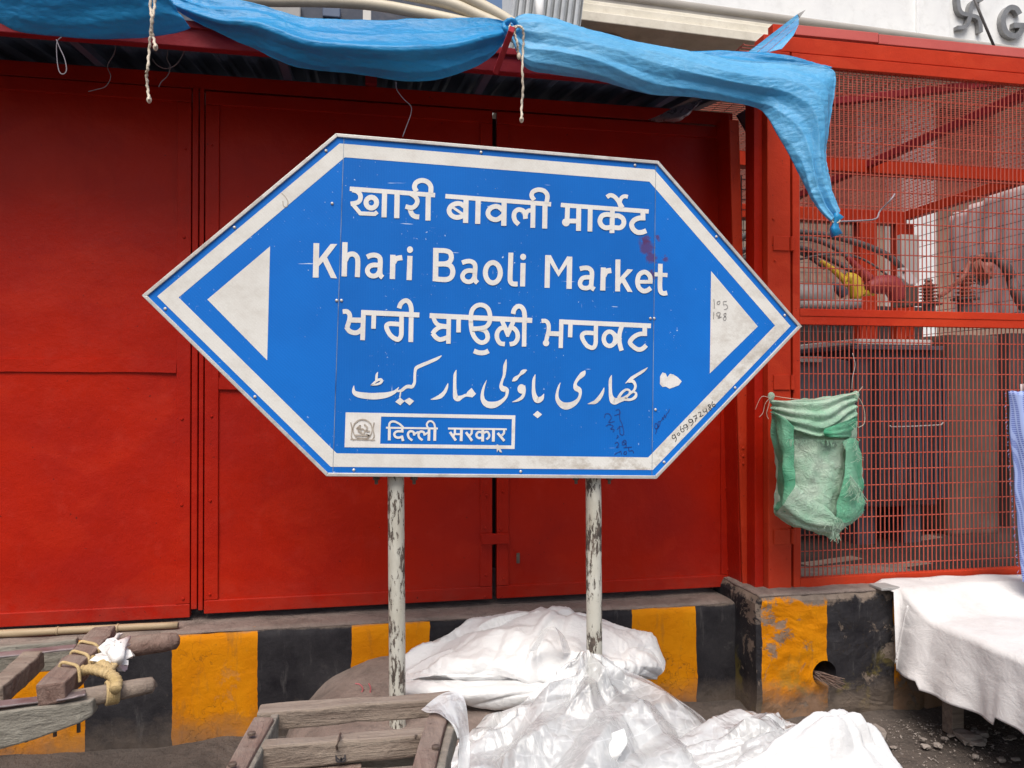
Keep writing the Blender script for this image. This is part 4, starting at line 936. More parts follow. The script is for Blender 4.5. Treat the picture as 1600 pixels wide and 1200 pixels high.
while x < 4.5: m.bar((x, EY1 + .02, .55), (x, EY1 + .02, EZ - .1), 2 * r, 2 * r, up=Vector((0, 1, 0))); x += .06
z = .6
while z < EZ - .1: m.bar((E0x, EY1 + .026, z), (4.5, EY1 + .026, z), 2 * r, 2 * r); z += .09
m.build('back_mesh', M['cable'], t, kind='stuff', fix=False)
# narrow mesh strip seen in the slot between leaning post and column
m = MB(); xs0, xs1 = PY(1160, 700, 3.62).x, PY(1196, 700, 3.62).x
k = 0; z = .55
while z < 2.6: m.bar((xs0, 3.62, z), (xs1, 3.62, z), .005, .005); z += .052
x = xs0
while x < xs1 + .01: m.bar((x, 3.625, .55), (x, 3.625, 2.6), .005, .005, up=Vector((0, 1, 0))); x += .030
m.build('slot_mesh', M['cable'], t, kind='stuff', fix=False)
MB().box((PY(1150, 700, 3.56).x, 3.50, cz(612)), (p0 - .047, 3.56, cz(600))).build('tie_rail', M['gate_red'], t, bevel=.002)

MB().bar(PY(1157, 176, 3.5), PY(1189, 232, 3.5), .05, .012, up=Vector((0, -1, 0))).build('grey_strut', M['tank'], label='dark grey diagonal strut between the leaning post and the cage column', cat='strut')
# cage floor, pillar, back walls
MB().box((p0 - .35, YB + 1.21, -.02), (5.3, 6.6, .545)).build('cage_floor', M['cage_shade_dust'], label='raised concrete floor inside the transformer cage', cat='floor slab')
MB().box((1.2, YP + 1.305, -.05), (p0 - .36, 6.6, .35)).build('yard_slab', M['concrete'], label='low concrete slab behind the red gate leaves', cat='floor slab')
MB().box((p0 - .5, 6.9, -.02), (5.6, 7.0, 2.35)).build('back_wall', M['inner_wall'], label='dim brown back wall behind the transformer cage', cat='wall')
# rough pillar
pa, pb = PY(1482, 700, 4.3), PY(1562, 700, 4.3)
rough_box((pa.x, 4.3, .545), (pb.x, 4.62, 1.86), .05, .006, 3, .01).build('rough_pillar', M['pillar'], smooth=True, label='rough brown grey rendered pillar inside the cage right of the ribbed tank', cat='pillar')
pc, pd_ = PY(1577, 700, 4.6), PY(1640, 700, 4.6)
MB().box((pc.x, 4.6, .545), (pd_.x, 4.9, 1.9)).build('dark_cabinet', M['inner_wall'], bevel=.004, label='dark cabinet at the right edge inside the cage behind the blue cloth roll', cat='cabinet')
# transformer
def transformer():
    YT = 4.1
    a, b = PY(1205, 700, YT), PY(1462, 700, YT); zt = PY(1400, 528, YT).z
    t = thing('transformer', ((a.x + b.x) / 2, YT + .3, .545), 'dark grey finned transformer tank inside the mesh cage', 'transformer')
    xm = PY(1338, 700, YT).x
    MB().box((xm, YT, .80), (b.x, YT + .6, zt - .05)).build('tank', M['tank'], t, bevel=.012)
    MB().box((xm - .03, YT - .05, zt - .046), (b.x - .06, YT + .65, zt - .012)).build('lid', M['fin_light'], t, bevel=.006)
    MB().box((xm - .05, YT - .06, zt - .075), (b.x + .01, YT + .66, zt - .049)).build('lid_flange', M['tank'], t, bevel=.004)
    # ribbed tank front, every fin a part
    n = 13; x0, x1 = PY(1362, 700, YT).x, b.x - .01
    for k in range(n):
        x = x0 + (x1 - x0) * k / (n - 1)
        m = MB(); r0 = .012
        P = [(x - r0, YT - .10), (x - r0 * .4, YT - .115), (x + r0 * .4, YT - .115), (x + r0, YT - .10), (x + r0 * .5, YT - .001), (x - r0 * .5, YT - .001)]
        z0, z1 = .86, zt - .12
        vs_ = [(px, py, z0) for px, py in P] + [(px, py + (.02), z1) for px, py in P]
        m.add(vs_, [tuple(range(6)), tuple(range(11, 5, -1))] + [(i, i + 6, (i + 1) % 6 + 6, (i + 1) % 6) for i in range(6)])
        m.build('cooling_fin', M['tank'], t, bevel=.003)
    # sloped shoulder and the lower box on the left
    xa = a.x; zl_ = PY(1260, 560, YT).z
    m = MB(); m.prism([(xm - .012, zt - .14), (xm - .012, .85), (xa, .85), (xa, zl_ - .03), (PY(1295, 555, YT).x, zl_ + .01)], YT + .03, YT + .5); m.build('side_box', M['tank'], t, bevel=.01)
    MB().box((xa, YT + .0, zl_ - .022), (PY(1285, 560, YT).x, YT + .5, zl_ + .012)).build('box_rim', M['pipe_grey'], t, bevel=.004)
    for x in (xa + .1, xm + .1, b.x - .12):
        MB().box((x - .06, YT + .05, .546), (x + .06, YT + .5, .80 if x > xm else .84)).build('foot', M['tank'], t, bevel=.004)
    q = [PY(1390, 665, 3.93), PY(1393, 667, 3.93), PY(1430, 666, 3.93), PY(1470, 664, 3.93), PY(1474, 660, 3.93)]
    MB().tube(q, .004, 6).build('handle', M['aluminium'], t, smooth=True)
    return YT, zt, b
YT, ZT, TB = transformer()
def insulator(u, v0, v1, D, label, rad=.055, axis=Vector((0, 0, 1)), n=6, cap=True):
    a = PD(u, v1, D); h = (PD(u, v0, D) - a).length; ax = axis.normalized()
    t = thing('insulator', a, label, 'insulator')
    prof = [(rad * .45, 0)]
    for k in range(n):
        z = h * (k + .1) / n; dz = h / n
        prof += [(rad * .5, z), (rad * (1.0 - .05 * k / n), z + dz * .28), (rad * (.97 - .05 * k / n), z + dz * .40), (rad * .5, z + dz * .62)]
    prof += [(rad * .4, h), (rad * .3, h + .012)]
    MB().lathe(prof, a, 22, ax).build('ribbed_body', M['insulator'], t, smooth=True)
    MB().lathe([(rad * .7, -.10), (rad * .7, -.012), (rad * 1.35, -.010), (rad * 1.35, -.001)], a, 16, ax).build('base_flange', M['cable'], t)
    if cap: MB().lathe([(rad * .45, h + .0125), (rad * .42, h + .022), (rad * .15, h + .034)], a, 14, ax).build('cap', M['pipe_grey'], t, smooth=True)
    return a, h
insulator(1451, 443, 474, 4.6, 'brown ribbed insulator with blue grey cap, the left one above the tank')
insulator(1508, 427, 466, 4.6, 'taller brown ribbed insulator, the right one above the tank', .058)
insulator(1530, 440, 422, 4.75, 'red ribbed insulator lying tilted with its round end facing the street', .075, Vector((.25, -.9, .25)), 5, False)
for lb, pts, r, mt in (
    ('topmost thick grey cable arching down to the white clamp', [(1150, 385), (1165, 368), (1215, 362), (1280, 366), (1335, 378), (1385, 398), (1410, 420)], .019, 'cable'),
    ('second grey cable ending in a red sleeve', [(1150, 398), (1200, 374), (1260, 372), (1300, 385), (1330, 405)], .016, 'cable'),
    ('third grey cable curving down between the others', [(1150, 412), (1200, 382), (1240, 384), (1290, 402), (1335, 425)], .016, 'cable'),
    ('lowest thick grey cable ending in a yellow sleeve', [(1150, 430), (1190, 398), (1225, 388), (1260, 398), (1290, 418)], .017, 'cable'),
    ('thin black cable looping across the cage', [(1180, 425), (1230, 410), (1290, 398), (1340, 402), (1380, 425), (1400, 445)], .007, 'cable'),
    ('dark thick cable looping down at the right of the insulators', [(1540, 402), (1555, 403), (1570, 415), (1580, 435), (1586, 455), (1600, 480)], .030, 'cable'),
    ('reddish cable bending over between the two insulators', [(1468, 462), (1480, 455), (1505, 432), (1515, 410), (1532, 401), (1545, 402)], .014, 'insulator'),
    ('thin wire hanging across the mesh below the tarp tail', [(1312, 346), (1340, 345), (1368, 342), (1375, 330), (1392, 312), (1398, 303)], .004, 'thread')):
    D = 4.5 if r > .005 else 3.62
    q = [PD(x, y, D + (.15 if 'topmost' in lb else .05 * (i % 2))) for i, (x, y) in enumerate(pts)]
    MB().tube(cr([tuple(p) for p in q], 6), r, 10 if r > .005 else 5).build('cable', M[mt], smooth=True, label=lb, cat='cable')
def sleeve(pts, rs, mt, name, label, cat):
    q = cr([tuple(PD(x, y, 4.42)) + (r,) for (x, y), r in zip(pts, rs)], 5)
    MB().tube([p[:3] for p in q], .02, 10, rs=[p[3] for p in q]).build(name, M[mt], smooth=True, label=label, cat=cat)
sleeve([(1282, 408), (1300, 420), (1318, 436), (1325, 446)], [.012, .016, .020, .026], 'yellow_cap', 'cable_sleeve', 'yellow rubber cable sleeve sloping down inside the cage', 'sleeve')
sleeve([(1322, 434), (1334, 440), (1340, 462), (1342, 464)], [.034, .042, .044, .03], 'yellow_cap', 'cable_boot', 'yellow rubber boot at the end of the yellow sleeve', 'cap')
sleeve([(1338, 460), (1352, 458), (1366, 459)], [.020, .018, .012], 'yellow_cap', 'cable_plug', 'small yellow plug right of the yellow boot', 'cap')
sleeve([(1324, 402), (1340, 418), (1358, 436)], [.014, .020, .030], 'red_cap', 'cable_sleeve', 'red rubber cable sleeve sloping down behind the yellow one', 'sleeve')
sleeve([(1355, 450), (1375, 445), (1395, 448), (1402, 470)], [.04, .055, .058, .04], 'red_cap', 'cable_boot', 'bulky red rubber boot beside the white clamp', 'cap')
sleeve([(1300, 445), (1312, 452), (1320, 462)], [.018, .03, .03], 'dark_wall', 'cable_boot', 'dull blue rubber boot at the end of the grey duct', 'cap')
t = thing('cable_clamp', PD(1420, 440, 4.35), 'white cable clamp with a dark hole left of the brown insulators', 'clamp')
m = MB(); m.prism([(0, 0)] * 0 or [(PY(x, y, 4.05).x, PY(x, y, 4.05).z) for x, y in ((1408, 418), (1416, 418), (1434, 436), (1432, 445), (1420, 444), (1406, 432))], 4.05, 4.09); cpl = m.build('clamp_plate', M['plastic_white'], t, bevel=.004)
MB().lathe([(.010, 0), (.010, .004)], PY(1412, 425, 4.049), 10, Vector((0, -1, 0))).build('hole', M['cable'], cpl)
MB().tube([PD(1160, 462, 4.45), PD(1245, 462, 4.4), PD(1300, 463, 4.35)], .066, 18).build('grey_duct', M['pipe_grey'], smooth=True, label='fat grey duct lying across the top of the transformer at the left', cat='duct')
MB().tube([PD(1230, 478, 4.3), PD(1345, 474, 4.3)], .026, 12).build('grey_duct', M['pipe_grey'], smooth=True, label='thinner grey duct lying below the yellow boot', cat='duct')
MB().prism([(PY(x, y, 4.3).x, PY(x, y, 4.3).z) for x, y in ((1415, 446), (1434, 446), (1436, 478), (1413, 478))], 4.3, 4.42).build('terminal_box', M['pillar'], bevel=.004, label='small grey brown terminal box between red boot and insulator', cat='box')
MB().box((PY(1408, 370, 5.4).x, 5.4, PY(1408, 440, 5.4).z), (PY(1436, 370, 5.4).x, 5.46, PY(1408, 366, 5.4).z)).build('white_shutter', M['fin_light'], label='narrow white shutter seen behind the mesh left of the red back post', cat='shutter')
# white banner cloth at the right behind the side mesh
P = sheet([[(1484, 338, 8.6), (1560, 300, 7.6), (1680, 250, 6.3)], [(1486, 430, 8.6), (1560, 420, 7.6), (1680, 410, 6.3)], [(1488, 500, 8.6), (1560, 505, 7.6), (1680, 520, 6.3)]], 40, 14)
P = displace(P, lambda p, s, t_: .03 * math.sin(t_ * 40 + s * 2) + .03 * fbm(p, 3))
MB().grid(P).build('hanging_banner', M['banner'], smooth=True, label='faded pinkish white banner hanging behind the side mesh of the cage', cat='banner', solid=.003)
# rubbish on the cage floor
rub = [((1438, 845), .16, .03, 'thin pale board lying on the dark cage floor', 'board'), ((1300, 880), .20, .025, 'dusty plank lying on the cage floor behind the left mesh', 'plank'), ((1400, 888), .22, .03, 'brown plank lying nearest the middle of the mesh foot', 'plank')]
for (uv, L_, h_, lb, ct) in rub:
    p = PZ(*uv, .56); MB().bar(p + Vector((-L_, -.05, 0)), p + Vector((L_, .06, 0)), .09, h_).build('plank' if ct == 'plank' else 'board', M['wood_x'], bevel=.003, label=lb, cat=ct)

# ------------------------------------------------------------------ buildings behind
FY = 8.9
BROT = R(3.3)
BP = PY(1250, 40, FY)
def PB(u, v, dy=0.0):
    """point on the turned facade plane, given in the building's own unturned axes"""
    r_ = ray(u, v); rot = Matrix.Rotation(-BROT, 3, 'Z')
    o_ = rot @ (CAM - Vector((BP.x, FY, 0))); d_ = rot @ r_; k = (dy - o_.y) / d_.y; q = o_ + d_ * k
    return Vector((q.x + BP.x, FY + dy, q.z))
t = thing('shop_building', (BP.x, FY, 0), 'white plastered building with cream cornice and raised letters behind the cage', 'building')
xL = PB(868, 20, -.4).x; xR = 17
bz = lambda v, dy: PB(1100, v, dy).z
MB().box((xL + .9, FY + .9, 0), (xR, FY + 3.5, bz(55, -.4))).build('shop_wall', M['shop_wall'], t)
st = [(55, 39.6, -.40, 'cornice'), (39, 28, -.33, 'cornice'), (27.4, 23.5, -.27, 'cornice')]
z_prev = bz(55, -.4)
for (va, vb, dy, mt) in st:
    z1_ = bz(vb, dy); MB().box((xL + (.4 + dy), FY + dy, z_prev + .001), (xR, FY + 3.4, z1_)).build('cornice_step', M[mt], t, bevel=.010); z_prev = z1_
MB().box((xL + .15, FY - .22, z_prev + .001), (xR, FY + 3.4, z_prev + .07)).build('cornice_step', M['facade_grey'], t, bevel=.01)
MB().tube([(xL + .15, FY - .20, bz(14, -.2)), (xR, FY - .20, bz(14, -.2))], .055, 16).build('cornice_roll', M['facade_grey'], t, smooth=True)
MB().box((xL + .2, FY, z_prev + .071), (xR, FY + 3, z_prev + 2.2)).build('parapet', M['facade'], t)
MB().box((PB(1434, 40, -.04).x, FY - .04, z_prev + .072), (PB(1484, 40, -.04).x, FY - .001, z_prev + 2.2)).build('pilaster', M['facade'], t, bevel=.008)
FP = lambda u, v: (PB(u, v, -.07).x, PB(u, v, -.07).z)
m = MB(); add_strokes(m, [(c, [(1594, 22), (1588, 13), (1578, 12), (1570, 22), (1568, 36), (1573, 50), (1584, 56), (1594, 52), (1598, 42)]), (l, [(1584, 39), (1604, 40)])], (0, 0), 1, FY - .07, FP, .069, 8, .002)
m.build('raised_letter', M['letter_metal'], t)
m = MB(); add_strokes(m, [(c, [(1497, -4), (1499, 12), (1504, 20), (1514, 23), (1528, 27), (1532, 36), (1533, 50)]), (c, [(1536, -2), (1524, 1), (1518, 9), (1516, 24), (1513, 36), (1507, 42), (1496, 43)])], (0, 0), 1, FY - .07, FP, .069, 6.0, .002)
m.build('raised_symbol', M['letter_metal'], t)
cc = PB(935, 42, .15); MB().lathe([(.16, -1.5), (.16, -.12), (.22, -.10), (.26, -.05), (.25, 0), (.31, .03), (.34, .10), (.33, .16)], Vector((cc.x, cc.y, bz(55, -.4) - .165)), 28).build('column_capital', M['capital'], t, smooth=True)
MB().box((PB(1409, 200, .55).x, FY + .55, 1.0), (PB(1462, 200, .55).x, FY + .89, bz(55, -.4) - .01)).build('white_pilaster', M['facade'], t)
for k, (u0, u1, v0, v1, mt) in enumerate(((1270, 1330, 150, 330, 'inner_wall'), (1340, 1396, 140, 260, 'corrugated'), (1475, 1545, 130, 220, 'inner_wall'), (1556, 1680, 90, 330, 'fin_light'))):
    MB().box((PB(u0, v0, .8).x, FY + .82, PB(u0, v1, .8).z), (PB(u1, v0, .8).x, FY + .895, PB(u0, v0, .8).z)).build('window_panel', M[mt], t, bevel=.02)
t.rotation_euler = (0, 0, BROT)
rod = [PY(1519, -10, FY - .6), PY(1533, 25, FY - .6), PY(1556, 79, FY - .6)]
MB().tube(rod, .016, 8).build('slanting_rod', M['cable'], smooth=True, label='thin dark rod slanting across the front of the raised wall symbol', cat='rod')
# brown strip of battens under the cage roof outlook
t = thing('corrugated_shed', (PY(830, 20, 7.5).x, 7.6, 0), 'grey corrugated metal sheeting beside the cream cornice', 'shed')
P = []
a, b = PY(775, 10, 7.4).x, PY(885, 10, 7.4).x
for z in (2.0, 6.5): P.append([Vector((a + (b - a) * j / 120 + (z - 4) * .12, 7.4 + .03 * (1 if (j // 6) % 2 else -1), z)) for j in range(121)])
MB().grid(P).build('corrugated_sheet', M['corrugated'], t, solid=.004)
MB().tube([PY(843, 60, 7.2), PY(843, -30, 7.2)], .042, 14).build('drain_pipe', M['facade'], smooth=True, label='white vertical drain pipe in front of the corrugated sheeting', cat='pipe')
# dark house behind the left tarps
t = thing('dark_house', (-.5, 7.2, 0), 'dark bluish house front behind the cream pipes above the tarpaulin', 'house')
MB().box((-9, 7.0, 0), (PY(760, 20, 7.0).x, 9.0, 7.0)).build('wall', M['dark_wall'], t)
for (u0, u1, v0, v1) in ((372, 470, -2, 30), (504, 532, 10, 26)):
    MB().box((PY(u0, 0, 6.95).x, 6.94, PY(u0, v1, 6.95).z), (PY(u1, 0, 6.95).x, 6.999, PY(u0, v0, 6.95).z)).build('window', M['awning'] if v0 > 0 else M['pipe_grey'], t, bevel=.01)
MB().box((PY(567, 20, 5.4).x, 5.4, 1.0), (PY(580, 20, 5.4).x, 5.45, PY(573, 14, 5.4).z)).build('white_post', M['fin_light'], bevel=.004, label='short white post standing below the cream pipes', cat='post')
for lb, pts, r in (('lowest cream bent pipe arching over the tarpaulin', [(150, -40), (300, -14), (400, 0), (500, 2), (580, 7), (650, 19), (720, 34), (790, 52), (850, 90), (890, 170)], .034), ('middle cream bent pipe above the tarpaulin', [(420, -50), (560, -22), (640, -8), (700, 5), (745, 24), (795, 48), (850, 90), (885, 170)], .036), ('uppermost cream bent pipe left of the corrugated sheeting', [(520, -70), (640, -30), (715, -8), (760, 12), (808, 42), (860, 90), (895, 170)], .034)):
    MB().tube(cr([tuple(PD(x, y, 4.6)) for x, y in pts], 8), r, 14).build('bent_pipe', M['pvc'], smooth=True, label=lb, cat='pipe')
# ------------------------------------------------------------------ tarpaulins
def lerp3(a, b, t): return tuple(x + (y - x) * t for x, y in zip(a, b))
def band(sections, nu, nv, folds, m, name, label, seed=0, A=.03, solid=.002, cat='tarpaulin'):
    """sections: (top(u,v,d), bottom(u,v,d), belly) left to right; folds run along the band"""
    rows = []
    K = 7
    for k in range(K):
        t = k / (K - 1); row = []
        for top, bot, belly in sections:
            p = lerp3(top, bot, t); row.append((p[0], p[1], p[2] - belly * math.sin(math.pi * t)))
        rows.append(row)
    P = sheet(rows, nu, nv)
    def fn(p, s, u):
        wob = 1.1 * mnoise.noise(Vector((u * 2.2, s * .6, seed))) + .22 * mnoise.noise(Vector((u * 7, s * 2.0, seed + 4)))
        env = math.sin(math.pi * min(1, max(0, s))) ** .4
        f = 0
        for (fr, am) in folds: f += am * (ridge(s * fr + wob * fr * .35 + seed * .37) ** 1.6 - .4)
        return (A * f * env + .006 * crump(Vector((p.x * .35, p.y, p.z * 1.3)), 11, seed) + .006 * fbm(p, 3, seed) + .003 * crump(Vector((p.x * .6, p.y, p.z)), 30, seed + 3) + .0016 * crump(p, 70, seed))
    P = displace(P, fn)
    return MB().grid(P).build(name, M[m], smooth=True, label=label, cat=cat, solid=solid)
D0 = 2.86
band([((-160, -90, 2.7), (-160, 10, 2.78), .02), ((-60, -80, 2.7), (-60, 28, 2.78), .03), ((0, -60, 2.7), (0, 41, 2.78), .04), ((60, -60, 2.7), (50, 53, 2.78), .05), ((140, -60, 2.7), (150, 60, 2.78), .05), ((200, -55, 2.7), (225, 58, 2.8), .05), ((240, -40, 2.72), (275, 51, 2.82), .03), ((262, -5, 2.75), (298, 44, 2.83), .01)],
     150, 60, [(1.3, 1.0), (3.1, .3)], 'tarp', 'tarpaulin', 'blue tarpaulin sagging from the awning at the far left behind the longer cord', 1, .018)
band([((232, -40, 2.86), (236, -12, 2.86), .0), ((300, -14, 2.86), (272, 14, 2.86), .02), ((350, -2, 2.86), (318, 40, 2.86), .04), ((400, 6, 2.86), (385, 70, 2.87), .05), ((470, 26, 2.88), (465, 104, 2.88), .07), ((540, 33, 2.9), (550, 115, 2.9), .08), ((620, 31, 2.92), (640, 127, 2.92), .08), ((700, 30, 2.96), (700, 120, 2.95), .06), ((760, 28, 3.0), (755, 98, 2.99), .04), ((797, 36, 3.02), (790, 62, 3.02), .0)],
     240, 70, [(1.25, 1.0), (2.6, .4)], 'tarp', 'tarpaulin', 'bright blue tarpaulin sagging in the middle between the two knots above the sign', 2, .026)
band([((798, 34, 3.02), (800, 62, 3.02), .0), ((822, 22, 3.03), (822, 106, 3.03), .03), ((870, 30, 3.05), (870, 117, 3.05), .06), ((930, 48, 3.08), (940, 128, 3.08), .07), ((1000, 66, 3.12), (1010, 146, 3.12), .06), ((1060, 78, 3.14), (1070, 151, 3.14), .05), ((1120, 88, 3.16), (1130, 158, 3.16), .05), ((1180, 95, 3.18), (1180, 168, 3.18), .05), ((1240, 99, 3.18), (1197, 180, 3.17), .05), ((1290, 106, 3.17), (1212, 206, 3.15), .05), ((1306, 122, 3.16), (1232, 240, 3.14), .05), ((1299, 180, 3.15), (1250, 275, 3.13), .05), ((1291, 240, 3.14), (1266, 305, 3.12), .04), ((1300, 296, 3.12), (1282, 330, 3.11), .02), ((1312, 330, 3.10), (1298, 346, 3.10), .01)],
     300, 80, [(1.4, 1.0), (3.1, .4)], 'tarp_pale', 'tarpaulin', 'pale blue tarpaulin over the right of the awning, its corner hanging beside the cage', 3, .026)
tk = thing('tarpaulin_knot', PD(1305, 346, 3.10), 'knotted tail of the pale tarpaulin corner in front of the mesh', 'knot')
MB().tube([PD(1309, 336, 3.10), PD(1306, 343, 3.10), PD(1305, 348, 3.10), PD(1303, 356, 3.10), PD(1307, 368, 3.10)], .012, 10, rs=[.022, .015, .011, .017, .021], squash=.2).build('tail', M['tarp'], tk, smooth=True)
MB().tube(cr([tuple(PD(x, y, 3.095)) for x, y in ((1299, 345), (1305, 349), (1312, 345), (1306, 341), (1299, 345))], 5), .004, 6).build('binding', M['cord'], tk, smooth=True)
band([((1008, 79, 3.30), (1010, 82, 3.30), 0), ((1080, 79, 3.28), (1080, 90, 3.26), .01), ((1150, 81, 3.26), (1150, 99, 3.24), .01), ((1220, 84, 3.24), (1220, 103, 3.22), .01), ((1262, 94, 3.22), (1258, 106, 3.20), .01), ((1300, 106, 3.20), (1290, 112, 3.18), .0)], 90, 16, [(2, 1)], 'tarp', 'tarpaulin', 'thin dark blue tarpaulin flap behind the upper edge of the pale one', 6, .012)
# blue folded flashing sheet standing up behind
t = thing('blue_sheet', PD(1210, 84, 3.5), 'stiff folded blue metal strip sticking up beside the cage beam', 'metal strip')
def strip(quad, D, mt, nm, th=.006):
    m = MB(); f = [PD(*q, D + dd) for q, dd in quad]; b = [p + Vector((.0, th, 0)) for p in f]; n = len(f)
    m.add(f + b, [tuple(range(n)), tuple(range(2 * n - 1, n - 1, -1))] + [(i, i + n, (i + 1) % n + n, (i + 1) % n) for i in range(n)]); m.build(nm, M[mt], t)
strip([((1168, 82), 0), ((1182, 82), 0), ((1248, 27), .02), ((1246, 22), .02)], 3.5, 'tarp_pale', 'upper_lip')
strip([((1183, 82), 0), ((1199, 81), -.01), ((1248, 38), .01), ((1248, 27.5), .02)], 3.5, 'tarp', 'middle_face')
strip([((1199.5, 81.5), -.01), ((1222, 76), -.03), ((1240, 55), -.02), ((1248, 38.5), .01)], 3.5, 'tarp_pale', 'lower_face')
strip([((1246, 22), .02), ((1250, 27), .02), ((1259, 15), .03)], 3.5, 'pipe_grey', 'tip')

# knots and cords
def knot(p, r, name, label, mt='tarp'):
    t = thing(name, p, label, 'knot')
    m = MB(); q = [p + Vector((r * 1.2 * math.cos(a), -.02 + .008 * math.sin(3 * a), r * math.sin(a))) for a in [i * 2 * math.pi / 16 for i in range(17)]]
    m.tube(q, r * .42, 8); m.build('loop', M[mt], t, smooth=True)
    return t
knot(PD(797, 46, 2.98), .024, 'tarpaulin_knot', 'small twisted blue knot where the middle tarpaulins are tied')
def cord(name, pts, D, r, label, mt='cord', cat='cord', parent=None):
    q = cr([tuple(PD(x, y, D + .012 * math.sin(i * 2.1))) for i, (x, y) in enumerate(pts)], 10)
    q = [Vector(p) + Vector((.0012 * math.sin(i * 1.1), 0, 0)) for i, p in enumerate(q)]
    rs = [r * (1 + .16 * math.sin(i * 1.6)) for i in range(len(q))]
    return MB().tube(q, r, 7, rs=rs, squash=.14, twist=.5).build(name, M[mt], parent, smooth=True, label=label, cat=cat)
def cordset(loc, label, strands):
    t = thing('rope_tie', loc, label, 'cord')
    for pts, D, knots in strands:
        cord('strand', pts, D, .0046, None, cat=None, parent=t)
        p = PD(*pts[-1], D); MB().lathe([(.003, -.012), (.007, -.007), (.0085, .001), (.006, .009), (.003, .013)], p, 10).build('end_knot', M['cord'], t, smooth=True)
cordset(PD(233, 157, 2.62), 'pale cotton cord hanging in two strands at the left over the blue tarpaulin',
    [([(236, -30), (235, 10), (237, 30), (235, 55), (233, 80), (231, 105), (229, 118), (231, 140), (233, 156)], 2.62, 1), ([(243, -30), (242, 5), (239, 25), (237, 45), (240, 60), (243, 74)], 2.60, 1)])
cordset(PD(815, 188, 2.9), 'pale cotton cord hanging from the blue knot above the middle of the sign',
    [([(800, 44), (807, 41), (815, 43), (818, 55), (817, 80), (816, 110), (817, 140), (815, 165), (815, 187)], 2.9, 1), ([(806, 42), (804, 52), (808, 66), (809, 78), (811, 88)], 2.89, 1)])
for i, (lb, pts, D) in enumerate((('thin looped thread hanging from the awning beam at the far left', [(96, 58), (89, 66), (89, 90), (92, 110), (98, 116), (104, 110), (101, 92), (94, 76), (88, 62)], 2.75), ('short forked thread hanging left of the long cord', [(182, 66), (178, 84), (168, 103), (173, 120), (165, 135), (150, 140), (138, 143)], 3.0), ('curled thread hanging right of the long cord', [(256, 60), (262, 78), (261, 92), (266, 104), (262, 118), (252, 128), (248, 136)], 3.0),
                                  ('tangled thread ring below the awning beam right of the long cord', [(238, 92), (246, 102), (260, 107), (276, 100), (286, 84), (290, 72)], 3.0), ('single thread hanging down to the top edge of the sign', [(619, 128), (620, 140), (630, 154), (642, 166), (642, 178), (636, 195), (629, 214)], 3.0))):
    q = cr([tuple(PD(x, y, D)) for x, y in pts], 6); MB().tube(q, .0018, 5).build('thread', M['thread'], smooth=True, label=lb, cat='thread')

